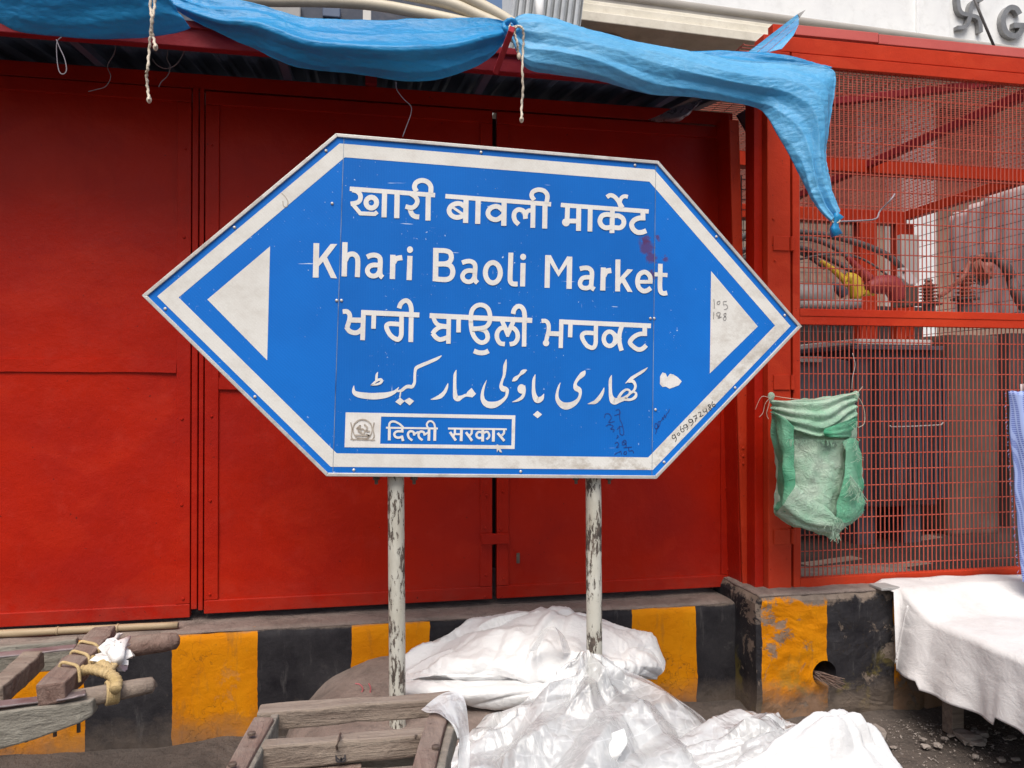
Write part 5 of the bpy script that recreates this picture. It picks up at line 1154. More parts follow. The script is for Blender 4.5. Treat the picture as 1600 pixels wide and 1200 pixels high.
# ------------------------------------------------------------------ green sack on the column
def sackobj():
    t = thing('woven_sack', PD(1275, 832, 3.38), 'torn green and pale woven plastic sack tied by two knots to the cage column', 'sack')
    D = 3.42
    rows = [[(1207, 628, D), (1240, 626, D), (1275, 623, D), (1305, 618, D), (1334, 613, D)],
            [(1206, 655, D), (1240, 655, D - .05), (1275, 656, D - .06), (1310, 655, D - .05), (1338, 650, D)],
            [(1210, 700, D), (1240, 700, D - .07), (1275, 700, D - .09), (1312, 700, D - .07), (1341, 700, D)],
            [(1213, 745, D), (1240, 750, D - .09), (1275, 752, D - .12), (1312, 750, D - .09), (1346, 745, D)],
            [(1210, 795, D), (1238, 800, D - .09), (1275, 806, D - .12), (1312, 806, D - .08), (1348, 796, D)],
            [(1212, 806, D + .01), (1240, 820, D - .02), (1278, 831, D - .03), (1306, 836, D - .02), (1347, 800, D + .01)]]
    P = sheet(rows, 70, 80)
    P = displace(P, lambda p, s, u: .009 * crump(p, 18) + .010 * fbm(p, 9) + .016 * ridge(u * 4 + s * 1.5 + .3 * mnoise.noise(Vector(p) * 8)) * (1 - abs(2 * u - 1)))
    MB().grid(P).build('body', M['sack_pale'], t, smooth=True, solid=.0015)
    def flap(rows, nm, mt, seed, amp=.008, nu=44, nv=22, fr=3.0):
        P = sheet(rows, nu, nv)
        P = displace(P, lambda p, s, u: amp * ridge(s * fr + .5 * mnoise.noise(Vector(p) * 7 + Vector((seed, 0, 0)))) + .004 * crump(p, 26, seed))
        MB().grid(P).build(nm, M[mt], t, smooth=True, solid=.0012)
    d = D - .10
    flap([[(1206, 625, D - .02), (1245, 627, d + .03), (1290, 624, d + .03), (1333, 613, D - .02)], [(1207, 640, D - .02), (1245, 652, d), (1290, 652, d), (1334, 632, D - .03)], [(1208, 648, D - .02), (1248, 674, d), (1290, 680, d), (1335, 650, D - .03)]], 'swag_fold', 'sack_pale', 1, .022, 60, 30, 4.0)
    flap([[(1206, 642, D - .03), (1222, 650, d), (1240, 668, d - .01)], [(1209, 700, D - .02), (1226, 700, d - .01), (1240, 720, d - .02)], [(1214, 750, D - .02), (1226, 752, d - .02), (1243, 760, d - .04)], [(1209, 797, D - .02), (1228, 800, d - .02), (1246, 790, d - .05)]], 'side_fold', 'sack_green', 2, .014)
    flap([[(1243, 756, d - .05), (1262, 775, d - .05), (1290, 792, d - .05), (1306, 808, d - .05)], [(1225, 786, d - .05), (1250, 806, d - .05), (1280, 818, d - .05), (1304, 818, d - .05)], [(1211, 803, D - .03), (1240, 820, d), (1272, 830, d), (1303, 834, d)]], 'lower_flap', 'sack_pale', 3, .010)
    flap([[(1316, 690, d - .01), (1330, 684, d + .02), (1340, 690, D - .01)], [(1320, 730, d - .02), (1332, 730, d), (1345, 735, D - .01)], [(1308, 780, d - .04), (1328, 780, d - .02), (1347, 775, D - .01)], [(1304, 816, d - .04), (1328, 815, d - .02), (1349, 797, D - .01)]], 'side_fold', 'sack_green', 4, .012)
    flap([[(1290, 670, d - .03), (1310, 662, d - .03), (1338, 650, D - .03)], [(1286, 676, d - .04), (1308, 676, d - .04), (1336, 664, D - .04)], [(1292, 680, d - .03), (1308, 684, d - .04), (1326, 684, D - .05)]], 'torn_tongue', 'sack_green', 5, .008, 24, 12)
    for (u, v, dd) in ((1205, 619, D), (1337, 617, D)):
        MB().lathe([(.008, -.03), (.012, -.012), (.016, 0), (.013, .012), (.005, .018)], PD(u, v, dd), 12).build('tied_corner', M['sack_pale'], t, smooth=True)
    m = MB(); rnd = random.Random(4)
    def hairs(p0, p1, n, L, sp):
        for k in range(n):
            s = k / n; u, v = p0[0] + (p1[0] - p0[0]) * s, p0[1] + (p1[1] - p0[1]) * s
            a = PD(u, v, d - .055 + rnd.uniform(-.005, .01)); g1 = Vector((rnd.uniform(-sp, sp), rnd.uniform(-.01, .01), -L * rnd.uniform(.4, 1)))
            b = a + g1; c2 = b + Vector((rnd.uniform(-sp, sp), 0, -L * rnd.uniform(.1, .6)))
            m.tube([a, b, c2], .0009, 4)
    hairs((1232, 686), (1326, 688), 60, .022, .008); hairs((1290, 800), (1316, 812), 46, .045, .020); hairs((1328, 742), (1346, 768), 40, .05, .03); hairs((1334, 655), (1340, 720), 30, .015, .02); hairs((1300, 828), (1312, 834), 16, .035, .015)
    m.build('fringe', M['sack_pale'], t, kind='stuff')
    for pts in ([(1337, 616), (1343, 610), (1348, 604)], [(1337, 616), (1346, 628), (1351, 645), (1350, 662), (1341, 668)], [(1205, 620), (1196, 630), (1192, 645), (1186, 652)], [(1205, 620), (1198, 645), (1201, 655)], [(1205, 618), (1250, 624), (1300, 622), (1337, 615)], [(1203, 622), (1190, 620), (1180, 640)]):
        MB().tube(cr([tuple(PD(x, y, D - .06)) for x, y in pts], 6), .0012, 5).build('tie_string', M['cord'], t, smooth=True)
    MB().tube(cr([tuple(PD(x, y, 3.58)) for x, y in ((1331, 610), (1332, 590), (1336, 570), (1332, 552))], 5), .0016, 5).build('tie_string', M['aluminium'], t, smooth=True)
sackobj()

# ------------------------------------------------------------------ rolled blue checked cloth at the right edge
def roll():
    t = thing('cloth_roll', PD(1610, 905, 3.5), 'rolled pale blue checked cloth with frayed edge standing at the right edge', 'cloth')
    P = []
    for i in range(50):
        s = i / 49; u0 = 1571 + 22 * s ** 1.3 + 2 * mnoise.noise(Vector((s * 6, 1, 0))); v = 612 + (908 - 612) * s
        c0 = PD(u0 + 20, v, 3.52); row = []
        for j in range(40):
            a = math.pi * (1.0 + 1.25 * j / 39) + .1; r = .06 * (1 + .12 * mnoise.noise(Vector((a * 1.5, s * 4, 2))) + .08 * math.sin(a * 3))
            row.append(c0 + Vector((math.cos(a) * r, math.sin(a) * r, .004 * math.sin(a * 4))))
        P.append(row)
    MB().grid(P).build('outer_layer', M['check'], t, smooth=True, solid=.002)
    P = []
    for i in range(30):
        s = i / 29; c0 = PD(1612 + 8 * s, 600 + (900 - 600) * s, 3.58); P.append([c0 + Vector((math.cos(a) * .05, math.sin(a) * .05, 0)) for a in [math.pi + 1.6 * math.pi * j / 19 for j in range(20)]])
    MB().grid(P).build('inner_layer', M['banner'], t, smooth=True, solid=.002)
    m = MB(); rnd = random.Random(9)
    for k in range(46):
        s = k / 46; a = PD(1572 + 21 * s ** 1.3, 614 + 290 * s, 3.50); m.tube([a, a + Vector((-rnd.uniform(.004, .012), 0, rnd.uniform(-.012, .008)))], .0008, 4)
    m.build('frayed_edge', M['check'], t, kind='stuff')
roll()

# ------------------------------------------------------------------ white cloth over the low table
def table():
    t = thing('covered_table', (2.75, 3.0, 0), 'low table covered by a stained white cloth that hangs down beside the plinth', 'table')
    zt = .500; X0 = 2.435
    def side(y): return X0 - .035 * (y - 2.4) * 0 + .010 * math.sin(y * 7)
    P = []
    ny = 120
    ys = [1.2 + (3.272 - 1.2) * i / (ny - 1) for i in range(ny)]
    for y in ys:
        row = []; hem = .235 + .02 * math.sin(y * 3.1) + .02 * mnoise.noise(Vector((y * 3, 0, 0))) - (.035 if 2.55 < y < 2.95 else 0)
        lift = .092 * max(0.0, min(1.0, (y - 2.93) / .2)) ** 1.5
        if y > 3.12: hem = max(hem, B_TOP + .016)
        xs = side(y)
        nt = 60
        for j in range(nt):
            x = xs + 2.2 - 2.2 * j / (nt - 1)
            row.append(Vector((x, y, zt + lift * 1.0 + .018 * fbm((x, y, 0), 1.6, 2) + .004 * crump((x, y, 0), 6) )))
        zz = row[-1].z
        nd_ = 30
        for j in range(1, nd_ + 1):
            s = j / nd_
            z = zz - .006 - (zz - hem) * s
            out = .012 + .05 * s + .022 * math.sin(y * 11 + 1.2 * math.sin(y * 3)) * s + .012 * math.sin(y * 27 + 2) * s + .010 * crump((0, y, z), 7)
            row.append(Vector((xs - out, y, z)))
        P.append(row)
    MB().grid(P).build('white_cloth', M['table_cloth'], t, smooth=True, solid=.003)
    # far end of the cloth, hanging over the back left corner
    P = []
    for i in range(40):
        a = i / 39; row = []
        for j in range(24):
            s = j / 23; x = X0 - .02 + .15 * a; y = 3.12 + .03 * s + .012 * math.sin(a * 15) * s
            row.append(Vector((x - .04 * s * (1 - a), y, zt - .004 - .27 * s)))
        P.append(row)
    P = [[q + Vector((0, -.035, .03)) for q in r_] for r_ in P]; MB().grid(P).build('cloth_corner', M['table_cloth'], t, smooth=True, solid=.002)
    MB().box((X0 + .05, 1.3, zt - .045), (X0 + 2.1, 3.05, zt - .022)).build('table_top', M['wood_x'], t, bevel=.004)
    for (x, y) in ((X0 + .1, 1.4), (X0 + .1, 2.95), (X0 + 2.0, 1.4), (X0 + 2.0, 2.95)):
        MB().box((x - .03, y - .03, .0), (x + .03, y + .03, zt - .046)).build('leg', M['wood_x'], t, bevel=.003)
    MB().box((X0 - .10, 3.15, B_TOP + .0125), (X0 + .3, 3.24, B_TOP + .026)).build('end_board', M['pipe_grey'], t, bevel=.003)
table()

# ------------------------------------------------------------------ twigs in the drain hole
t = thing('twig_bundle', PD(1300, 1062, 3.5), 'bundle of thin broom twigs poking out of the drain hole', 'twigs')
rnd = random.Random(3)
for k in range(26):
    a = Vector((HC.x - .04 + rnd.uniform(-.012, .02), YB + .10, HC.z - .030 + rnd.uniform(-.012, .030))); e = PD(1300 + rnd.uniform(-6, 24), 1064 + rnd.uniform(-4, 14), 3.36 + rnd.uniform(-.02, .06))
    mid = a.lerp(e, .5) + Vector((0, 0, rnd.uniform(0, .012)))
    MB().tube([a, mid, e], .0016, 5, rs=[.0020, .0018, .0009]).build('twig', M['wood_y'], t)
# ------------------------------------------------------------------ white and clear plastic heap
def sheetobj(rows, nu, nv, mt, name, label, amp=.02, sc=9, seed=0, fine=.006, parent=None, cat='plastic sheet', folds=None, solid=0.0):
    P = sheet(rows, nu, nv)
    def fn(p, s, u):
        e = min(1, 6 * min(s, 1 - s) + .25) * min(1, 6 * min(u, 1 - u) + .25)
        an = .5 + .9 * mnoise.noise(Vector(p) * 1.7 + Vector((seed, 2, 1))); ca, sa = math.cos(an), math.sin(an); q = Vector(((p.x * ca + p.z * sa) * .42, p.y, (-p.x * sa + p.z * ca) * 1.25)); q2 = Vector(((p.x * sa + p.z * ca) * .5, p.y, (p.x * ca - p.z * sa) * 1.3))
        f = amp * crump(q, sc * .62, seed) * 1.3 + fine * .7 * crump(q2, sc * 1.9, seed + 5) + fine * .22 * crump(p, sc * 5, seed + 9) + amp * .25 * fbm(p, 3, seed)
        if folds: 
            for (fs, fu, am) in folds: f += am * (ridge(s * fs + u * fu + .35 * mnoise.noise(Vector(p) * 3 + Vector((seed, 0, 0)))) - .5)
        return f * e
    P = displace(P, fn)
    return MB().grid(P).build(name, M[mt], parent, smooth=True, label=label, cat=cat if not parent else None, solid=solid)
t = thing('white_sheet_bundle', PD(820, 1090, 3.0), 'crumpled bundle of opaque white plastic sheeting piled against the plinth behind the right post', 'plastic sheet')
sheetobj([[(600, 1064, 3.30), (640, 1035, 3.36), (700, 1000, 3.42), (765, 975, 3.42), (830, 960, 3.42), (900, 966, 3.44), (960, 980, 3.46), (1005, 1005, 3.48), (1030, 1040, 3.44)],
          [(601, 1058, 3.22), (645, 1017, 3.30), (700, 990, 3.34), (765, 968, 3.34), (832, 956, 3.32), (900, 961, 3.34), (965, 976, 3.36), (1015, 993, 3.38), (1038, 1030, 3.34)],
          [(605, 1064, 3.16), (655, 1035, 3.16), (710, 1010, 3.16), (770, 990, 3.16), (835, 985, 3.14), (900, 990, 3.16), (965, 1000, 3.18), (1012, 1012, 3.20), (1038, 1045, 3.26)],
          [(610, 1070, 3.12), (660, 1050, 3.04), (715, 1035, 3.0), (775, 1025, 2.99), (840, 1020, 2.98), (905, 1020, 2.99), (965, 1025, 3.01), (1005, 1035, 3.05), (1034, 1052, 3.18)],
          [(614, 1076, 3.12), (662, 1058, 3.0), (720, 1060, 2.95), (780, 1062, 2.94), (845, 1062, 2.94), (905, 1060, 2.95), (965, 1055, 2.97), (1000, 1056, 3.02), (1028, 1060, 3.16)],
          [(616, 1078, 3.16), (662, 1062, 3.06), (720, 1064, 3.02), (780, 1066, 3.02), (845, 1066, 3.02), (905, 1064, 3.02), (965, 1060, 3.04), (1000, 1060, 3.08), (1024, 1062, 3.18)]],
         220, 110, 'sheet_white', 'upper_fold', None, .030, 7, 1, .010, t, folds=[(2.0, 1.5, .03), (3.5, -2.5, .02)])
sheetobj([[(628, 1058, 3.10), (690, 1062, 3.05), (760, 1064, 3.03), (830, 1064, 3.03), (900, 1062, 3.04)],
          [(628, 1066, 3.02), (690, 1066, 2.96), (760, 1068, 2.93), (830, 1070, 2.92), (900, 1070, 2.95)],
          [(630, 1080, 2.98), (690, 1082, 2.90), (760, 1086, 2.88), (830, 1088, 2.87), (900, 1085, 2.9)],
          [(640, 1092, 3.0), (690, 1096, 2.93), (770, 1107, 2.90), (830, 1106, 2.90), (900, 1096, 2.94)],
          [(645, 1094, 3.06), (690, 1097, 3.0), (770, 1106, 2.98), (830, 1105, 2.98), (900, 1095, 3.0)]], 120, 60, 'sheet_white', 'lower_fold', None, .022, 8, 3, .006, t)
sheetobj([[(840, 1015, 2.99), (850, 998, 2.97), (858, 985, 2.96), (872, 984, 2.96), (885, 1000, 2.97), (892, 1018, 2.99)], [(825, 1020, 2.93), (838, 1000, 2.92), (850, 982, 2.91), (866, 980, 2.91), (874, 996, 2.92), (880, 1020, 2.93)]], 40, 16, 'milky', 'arched_fold', None, .006, 12, 8, .003, t)
# clear film draped in front of the right post
t = thing('clear_plastic_sheet', PD(930, 1180, 2.5), 'crumpled clear plastic film draped in a peak in front of the right sign post', 'plastic sheet')
sheetobj([[(900, 1030, 2.80), (910, 1018, 2.80), (917, 1015, 2.80), (926, 1020, 2.80), (950, 1032, 2.82)],
          [(870, 1052, 2.76), (895, 1045, 2.74), (918, 1040, 2.73), (950, 1050, 2.75), (1000, 1055, 2.82)],
          [(835, 1080, 2.70), (870, 1078, 2.66), (920, 1076, 2.65), (975, 1080, 2.68), (1050, 1086, 2.78)],
          [(790, 1120, 2.62), (840, 1116, 2.56), (915, 1112, 2.55), (1000, 1112, 2.58), (1104, 1124, 2.72)],
          [(735, 1165, 2.50), (810, 1162, 2.45), (910, 1158, 2.42), (1020, 1158, 2.46), (1135, 1165, 2.56)],
          [(690, 1215, 2.40), (780, 1215, 2.34), (900, 1215, 2.30), (1030, 1215, 2.34), (1180, 1215, 2.45)],
          [(640, 1330, 2.25), (760, 1330, 2.18), (900, 1330, 2.14), (1050, 1330, 2.18), (1240, 1330, 2.3)]], 200, 170, 'clear', 'outer_film', None, .034, 5.0, 11, .014, t, folds=[(2.5, 3.0, .04), (1.0, -4.0, .035)])
sheetobj([[(760, 1118, 2.80), (830, 1100, 2.82), (900, 1092, 2.84), (980, 1098, 2.86), (1060, 1110, 2.86)],
          [(730, 1150, 2.66), (815, 1140, 2.66), (905, 1130, 2.66), (1000, 1135, 2.68), (1100, 1140, 2.72)],
          [(700, 1190, 2.54), (800, 1185, 2.52), (905, 1180, 2.50), (1010, 1180, 2.54), (1140, 1185, 2.6)],
          [(660, 1340, 2.36), (780, 1340, 2.3), (900, 1340, 2.26), (1040, 1340, 2.3), (1240, 1340, 2.4)]], 160, 110, 'milky', 'inner_film', None, .036, 4.5, 23, .018, t, folds=[(2.0, -3.0, .05)])
sheetobj([[(905, 1170, 2.44), (940, 1152, 2.42), (975, 1138, 2.42)], [(925, 1182, 2.38), (955, 1176, 2.36), (980, 1160, 2.37)], [(948, 1196, 2.36), (960, 1192, 2.35), (970, 1180, 2.35)]], 30, 20, 'sheet_white', 'white_scrap', None, .012, 14, 4, .004, t)
t = thing('milky_plastic_sheet', PD(1230, 1190, 2.3), 'milky white plastic sheet heaped at the bottom right in front of the block', 'plastic sheet')
sheetobj([[(1050, 1150, 2.66), (1110, 1126, 2.62), (1165, 1113, 2.62), (1200, 1118, 2.62), (1240, 1132, 2.62), (1275, 1128, 2.62)],
          [(1030, 1165, 2.56), (1120, 1140, 2.50), (1165, 1128, 2.48), (1210, 1134, 2.48), (1250, 1146, 2.5), (1290, 1140, 2.54)],
          [(1010, 1200, 2.46), (1120, 1180, 2.38), (1170, 1165, 2.36), (1215, 1165, 2.36), (1260, 1175, 2.38), (1310, 1170, 2.44)],
          [(1040, 1330, 2.2), (1120, 1330, 2.16), (1180, 1330, 2.14), (1240, 1330, 2.14), (1290, 1330, 2.16), (1360, 1330, 2.2)]], 150, 100, 'milky', 'rear_fold', None, .035, 8, 31, .010, t, folds=[(2, 2.5, .03)])
sheetobj([[(1120, 1230, 2.30), (1180, 1185, 2.34), (1240, 1140, 2.38), (1298, 1120, 2.42), (1335, 1128, 2.42), (1358, 1148, 2.40), (1415, 1212, 2.34)],
          [(1100, 1250, 2.20), (1180, 1205, 2.22), (1245, 1160, 2.26), (1300, 1140, 2.28), (1345, 1148, 2.30), (1375, 1170, 2.32), (1432, 1228, 2.28)],
          [(1080, 1340, 2.08), (1180, 1340, 2.06), (1250, 1340, 2.05), (1310, 1340, 2.05), (1370, 1340, 2.06), (1430, 1340, 2.1), (1500, 1340, 2.14)]], 150, 80, 'sheet_white', 'front_fold', None, .030, 7, 41, .008, t, folds=[(2, 1.5, .03)])

# ------------------------------------------------------------------ hand carts
def wbar(t, name, a, b, wd, ht, mt='wood_x', label=None, up=Vector((0, 0, 1)), jit=.006, seg=10):
    return MB().bar(a, b, wd, ht, up=up, seg=seg, jit=jit).build(name, M[mt], t, bevel=.006, label=label)
def center_cart():
    z = .60
    t = thing('hand_cart', PZ(540, 1150, z) - Vector((0, 0, z)), 'weathered wooden hand cart frame with cross slats in front of the left post', 'hand cart')
    P = lambda u, v, zz=z: PZ(u, v, zz)
    wbar(t, 'cross_slat', P(403, 1122, z + .0), P(706, 1098, z + .0), .056, .054)
    wbar(t, 'cross_slat', P(380, 1182, z - .01), P(682, 1158, z - .01), .050, .058)
    wbar(t, 'cross_slat', P(395, 1192, z - .075), P(680, 1182, z - .075), .048, .030, 'wood_grey')
    wbar(t, 'cross_slat', P(330, 1262, z - .01), P(690, 1240, z - .01), .050, .055)
    wbar(t, 'side_rail', P(694, 1108, z + .012) + Vector((.0, .01, 0)), P(640, 1290, z + .012), .052, .060, 'wood_y')
    wbar(t, 'side_rail', P(714, 1112, z - .01), P(672, 1290, z - .01), .022, .070, 'wood_grey')
    wbar(t, 'side_rail', P(412, 1136, z + .004), P(330, 1290, z + .004), .050, .056, 'wood_y')
    wbar(t, 'side_rail', P(430, 1134, z - .015), P(360, 1290, z - .015), .018, .070, 'wood_grey')
    for (u, v) in ((393, 1145), (363, 1193), (681, 1166)):
        p = P(u, v, z + .046); MB().lathe([(.010, -.004), (.010, .001), (.004, .003)], p, 12).build('nail_head', M['bolt'], t)
    # old wire tie around the slat and painted mark
    q = [P(532, 1146, z + .03), P(529, 1158, z + .033), P(526, 1166, z + .02), P(527, 1175, z - .02)]
    MB().tube(q, .003, 6).build('wire_tie', M['bolt'], t, smooth=True)
    pl = P(533, 1190, z - .03)
    MB().box((pl.x - .10, pl.y - .004, z - .16), (pl.x + .05, pl.y + .02, z - .045)).build('name_board', M['wood_y'], t, bevel=.003)
    PLY = lambda u, v: (PY(u, v, pl.y - .006).x, PY(u, v, pl.y - .006).z)
    add_strokes(MB(), [(c, [(526, 1184), (532, 1188), (538, 1184), (536, 1190), (530, 1187), (538, 1180), (536, 1176)][:3], 2.5), (c, [(525, 1180), (526, 1189), (532, 1190), (533, 1184), (534, 1190), (539, 1188), (539, 1179)], 2.4)], (0, 0), 1, pl.y - .006, PLY, 0, 2.4).build('painted_mark', M['pen_black'], t, fix=False)
    # legs down to the ground
    for (u, v) in ((415, 1140), (690, 1120), (345, 1280), (650, 1280)):
        p = P(u, v, z - .03); MB().box((p.x - .025, p.y - .025, 0), (p.x + .025, p.y + .025, z - .05)).build('leg', M['wood_grey'], t, bevel=.004)
    return t
center_cart()
# clear scrap over the cart corner
sheetobj([[(658, 1109, 2.06), (680, 1090, 2.12), (700, 1081, 2.14), (720, 1080, 2.14)], [(668, 1114, 2.03), (690, 1104, 2.07), (706, 1096, 2.08), (728, 1100, 2.10)], [(690, 1118, 2.01), (706, 1126, 2.02), (718, 1130, 2.03), (732, 1132, 2.06)], [(716, 1150, 1.98), (718, 1160, 1.98), (724, 1165, 1.99), (734, 1165, 2.0)], [(712, 1230, 1.92), (718, 1230, 1.92), (726, 1230, 1.92), (734, 1230, 1.93)]],
         60, 70, 'milky', 'plastic_scrap', 'scrap of milky plastic film hanging over the corner of the wooden cart', .012, 12, 5, .004)

def left_cart():
    z = .62
    t = thing('hand_cart', PZ(60, 1060, z) - Vector((0, 0, z)), 'old wooden hand cart end with rope bindings at the left edge', 'hand cart')
    P = lambda u, v, zz=z: PZ(u, v, zz)
    # near rail: deep grey plank, metal strap and round handle end
    pl = MB(); pts = [(-190, 1160), (-60, 1120), (0, 1108), (60, 1100), (130, 1092), (150, 1088)]
    a = [P(u, v, z - .0) for u, v in pts]; h = [.16, .13, .105, .09, .06, .045]
    vs_, fs = [], []
    for p, hh in zip(a, h):
        vs_ += [p + Vector((0, -.025, .0)), p + Vector((0, .025, .0)), p + Vector((0, .025, -hh)), p + Vector((0, -.025, -hh))]
    for i in range(len(a) - 1):
        for k in range(4): fs.append((i * 4 + k, i * 4 + (k + 1) % 4, i * 4 + 4 + (k + 1) % 4, i * 4 + 4 + k))
    fs += [(3, 2, 1, 0), tuple(len(a) * 4 - 4 + k for k in range(4))]
    pl.add(vs_, fs).build('side_plank', M['wood_grey'], t, bevel=.006)
    q = [P(100, 1096, z - .008), P(140, 1089, z - .006), P(180, 1081, z - .004), P(215, 1074, z - .003), P(238, 1070, z - .002), P(242, 1069.5, z - .002)]
    MB().tube([tuple(p) for p in q], .026, 14, rs=[.028, .027, .026, .025, .023, .012]).build('handle_end', M['wood_x'], t, smooth=True)
    wbar(t, 'metal_strap', P(-60, 1108, z + .016), P(62, 1093, z + .010), .045, .006, 'metal_strap', jit=.002)
    wbar(t, 'metal_strap', P(88, 1092, z + .014), P(134, 1082, z + .018), .040, .006, 'metal_strap', jit=.002)
    # far rail
    wbar(t, 'side_plank', P(-120, 1044, z - .03), P(122, 1018, z - .03), .045, .10, 'wood_grey')
    wbar(t, 'metal_strap', P(-120, 1036, z + .024), P(118, 1011, z + .024), .05, .007, 'metal_strap', jit=.002)
    q = [P(120, 1022, z), P(170, 1015, z), (P(215, 1009, z)), P(255, 1004, z + .004), P(276, 1001.5, z + .006), P(281, 1001, z + .006)]
    MB().tube([tuple(p) for p in q], .03, 14, rs=[.032, .033, .034, .032, .027, .012]).build('handle_end', M['wood_y'], t, smooth=True)
    # cross pieces
    wbar(t, 'cross_piece', P(80, 1086, z + .03), P(164, 992, z + .05), .075, .062, 'wood_y', jit=.012)
    wbar(t, 'cross_piece', P(-12, 1090, z - .004), P(54, 1030, z + .0), .060, .06, 'wood_x')
    wbar(t, 'cross_piece', P(-140, 1120, z - .004), P(-70, 1048, z + .0), .060, .06, 'wood_x')
    # ropes
    def rope(pts, r=.012, zz=None):
        qq = cr([tuple(P(u, v, zz_)) for u, v, zz_ in pts], 12)
        MB().tube(qq, r, 8, rs=[r * (1 + .10 * math.sin(i * 1.3)) for i in range(len(qq))], squash=.12, twist=.45).build('rope', M['rope'], t, smooth=True)
    rope([(122, 1050, z + .05), (140, 1046, z + .055), (160, 1050, z + .05), (174, 1056, z + .04), (182, 1066, z + .03), (180, 1078, z + .02)], .015)
    rope([(138, 1031, z + .055), (150, 1033, z + .055), (162, 1040, z + .055), (172, 1048, z + .05)], .014)
    rope([(150, 1018, z + .06), (160, 1014, z + .06), (168, 1016, z + .05), (175, 1010, z + .05)], .013)
    rope([(170, 1050, z + .05), (178, 1040, z + .055), (184, 1030, z + .06), (188, 1022, z + .06)], .011)
    for k in range(6):
        c0 = P(167 + k * 3.2, 1083 - k * .6, z - .004); d = (P(215, 1074, z - .004) - P(167, 1083, z - .004)).normalized(); s1 = d.orthogonal().normalized(); s2 = d.cross(s1)
        MB().tube([c0 + s1 * (.031 * math.cos(a)) + s2 * (.031 * math.sin(a)) + d * (.002 * math.sin(a)) for a in [i * 2 * math.pi / 20 for i in range(21)]], .0052, 6, False).build('rope_turn', M['rope'], t, smooth=True)
    for (u, v, u2, v2) in ((95, 1037, 122, 1043), (112, 1019, 138, 1026), (125, 1004, 152, 1010)):
        c0, c1 = P(u, v, z + .076), P(u2, v2, z + .072)
        MB().tube(cr([tuple(c0 + Vector((-.005, 0, -.04))), tuple(c0), tuple(c0.lerp(c1, .5) + Vector((0, 0, .006))), tuple(c1), tuple(c1 + Vector((.008, -.01, -.04)))], 8), .0048, 7).build('rope_turn', M['rope'], t, smooth=True)
    # white plastic tape wound round the joint
    rnd = random.Random(12)
    for k in range(11):
        c0 = P(180 + rnd.uniform(-10, 12), 1018 + rnd.uniform(-10, 10), z + .07); a = rnd.uniform(0, 3.1)
        pts = [c0 + Vector((math.cos(a) * x, .01 * math.sin(x * 60), math.sin(a) * x + .012 * math.cos(x * 50))) for x in (-.05, -.025, 0, .025, .05)]
        MB().bar(pts[0], pts[-1], .016, .010, seg=5, jit=.02).build('tape_wrap', M['plastic_white'], t, bevel=.002)
    MB().tube([P(186, 1032, z + .07), P(183, 1022, z + .08), P(190, 1008, z + .09), P(202, 996, z + .09)], .014, 8, rs=[.016, .024, .020, .006], squash=.25).build('tape_wrap', M['plastic_white'], t, smooth=True)
    for (u, v) in ((41, 1118), (86, 1110), (123, 1104)):
        p = P(u, v, z - .05); hb = MB().tube([p + Vector((0, 0, .0)), p + Vector((0, 0, -.075))], .0055, 8).build('hanging_bolt', M['bolt'], t); MB().lathe([(.011, -.008), (.011, .004)], p + Vector((0, 0, -.035)), 6).build('nut', M['bolt'], hb)
    for x, y in ((-190, 1150),):
        p = P(x, y, z); MB().box((p.x - .03, p.y + .03, 0), (p.x + .03, p.y + .09, z - .12)).build('leg', M['wood_grey'], t, bevel=.004)
    p = P(-120, 1048, z); MB().box((p.x - .03, p.y, 0), (p.x + .03, p.y + .06, z - .09)).build('leg', M['wood_grey'], t, bevel=.004)
left_cart()
# bamboo pole on the ledge
q = [PY(-160 + 438 * k / 14, 1004 - 26.5 * k / 14, YG - .10) for k in range(15)]
for p in q: p.z = P_TOP + .024 + .002 * math.sin(p.x * 3)
t = thing('bamboo_pole', q[7], 'pale bamboo pole lying on the ledge at the foot of the left gate panel', 'pole')
culm = MB().tube([tuple(p) for p in q], .0155, 12, rs=[.0165 - .0002 * i + .0006 * (i % 3 == 0) for i in range(15)]).build('culm', M['bamboo'], t, smooth=True)
for i in (2, 5, 8, 11): 
    d = (q[i + 1] - q[i]).normalized(); MB().lathe([(.0165, -.004), (.0188, 0), (.0165, .004)], q[i], 12, d).build('node_ring', M['bamboo'], culm, smooth=True)
MB().lathe([(.011, 0), (.011, .002)], q[-1], 10, (q[-1] - q[-2]).normalized()).build('cut_end', M['bolt'], culm)
# red plastic shreds by the post
for lb, pts in (('curled red plastic shred on the footing left of the post', [(555, 1068), (563, 1070), (567, 1078), (560, 1088), (566, 1090)]), ('small pink shred lying behind the cart slat', [(530, 1093), (538, 1091), (545, 1092)]), ('thin pale pink shred nearest the left post', [(576, 1068), (579, 1075), (578, 1084)])):
    MB().tube(cr([tuple(PD(x, y, 3.08)) for x, y in pts], 6), .003, 5).build('plastic_shred', M['red_plastic'], smooth=True, label=lb, cat='litter')
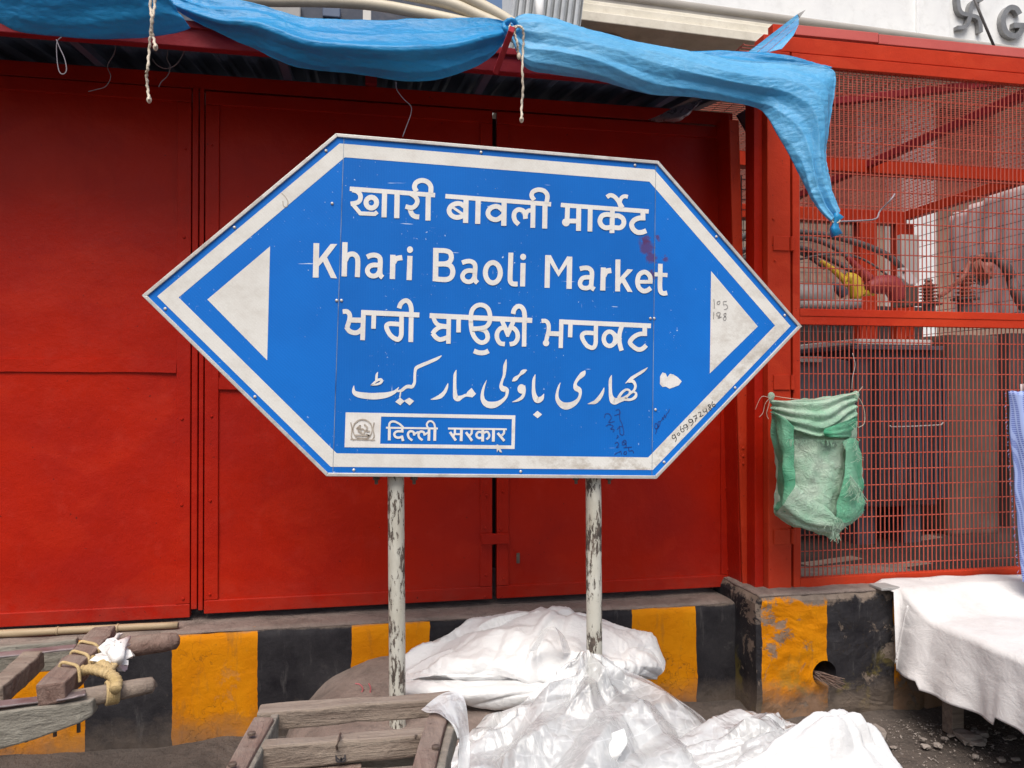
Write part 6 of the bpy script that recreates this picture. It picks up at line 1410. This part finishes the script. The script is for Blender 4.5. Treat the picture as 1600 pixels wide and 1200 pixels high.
# stones and rubble on the ground at the right
rnd = random.Random(21)
def stone(u, v, s, label, group=None, name='stone', mt='stone'):
    p = PZ(u, v, .02); bm = bmesh.new(); bmesh.ops.create_icosphere(bm, subdivisions=2, radius=1.0)
    sx_, sy_, sz_ = s * rnd.uniform(.8, 1.5), s * rnd.uniform(.7, 1.1), s * rnd.uniform(.35, .6); o = rnd.uniform(0, 50)
    for vv in bm.verts:
        n_ = 1 + .35 * mnoise.cell(vv.co * 1.6 + Vector((o, 0, 0))) * .4 + .3 * mnoise.noise(vv.co * 1.3 + Vector((o, 1, 2)))
        vv.co = Vector((max(-.75, min(.75, vv.co.x)) * sx_ * n_, max(-.75, min(.8, vv.co.y)) * sy_ * n_, max(-.6, min(.7, vv.co.z)) * sz_ * n_)) + p
    m = MB(); bm.verts.index_update(); m.v = [tuple(vv.co) for vv in bm.verts]; m.f = [tuple(x.index for x in f.verts) for f in bm.faces]; bm.free()
    return m.build(name, M[mt], label=label, cat='stone', group=group)
stone(1360, 1148, .075, 'flat triangular broken slab piece at the foot of the black band')
stone(1512, 1152, .055, 'pale broken stone on the ground under the white cloth edge'); stone(1528, 1160, .035, 'smaller stone touching the pale broken one on its right')
for k in range(26):
    stone(rnd.uniform(1340, 1590), rnd.uniform(1136, 1188), rnd.uniform(.007, .022), 'small bit of rubble on the dark dirt in front of the block', 'rubble on the dirt by the block', 'rubble_stone')
m = MB(); 
for k in range(1500):
    u, v = rnd.uniform(1180, 1640), rnd.uniform(1120, 1215) if k % 3 else rnd.gauss(1142, 10)
    if v < 1112: continue
    p = PZ(u, v, .008); s = rnd.uniform(.002, .008)
    m.add([p + Vector((rnd.uniform(-s, s), rnd.uniform(-s, s), rnd.uniform(-.3, 1) * s)) for _ in range(4)], [(0, 1, 2), (0, 2, 3), (0, 3, 1), (1, 3, 2)])
for k in range(900):
    p = PZ(rnd.uniform(60, 520), rnd.gauss(1182, 12), .008); s = rnd.uniform(.002, .006)
    m.add([p + Vector((rnd.uniform(-s, s), rnd.uniform(-s, s), rnd.uniform(-.3, 1) * s)) for _ in range(4)], [(0, 1, 2), (0, 2, 3), (0, 3, 1), (1, 3, 2)])
m.build('grit', M['stone'], kind='stuff', label='fine grit scattered over the trodden dirt', cat='grit')
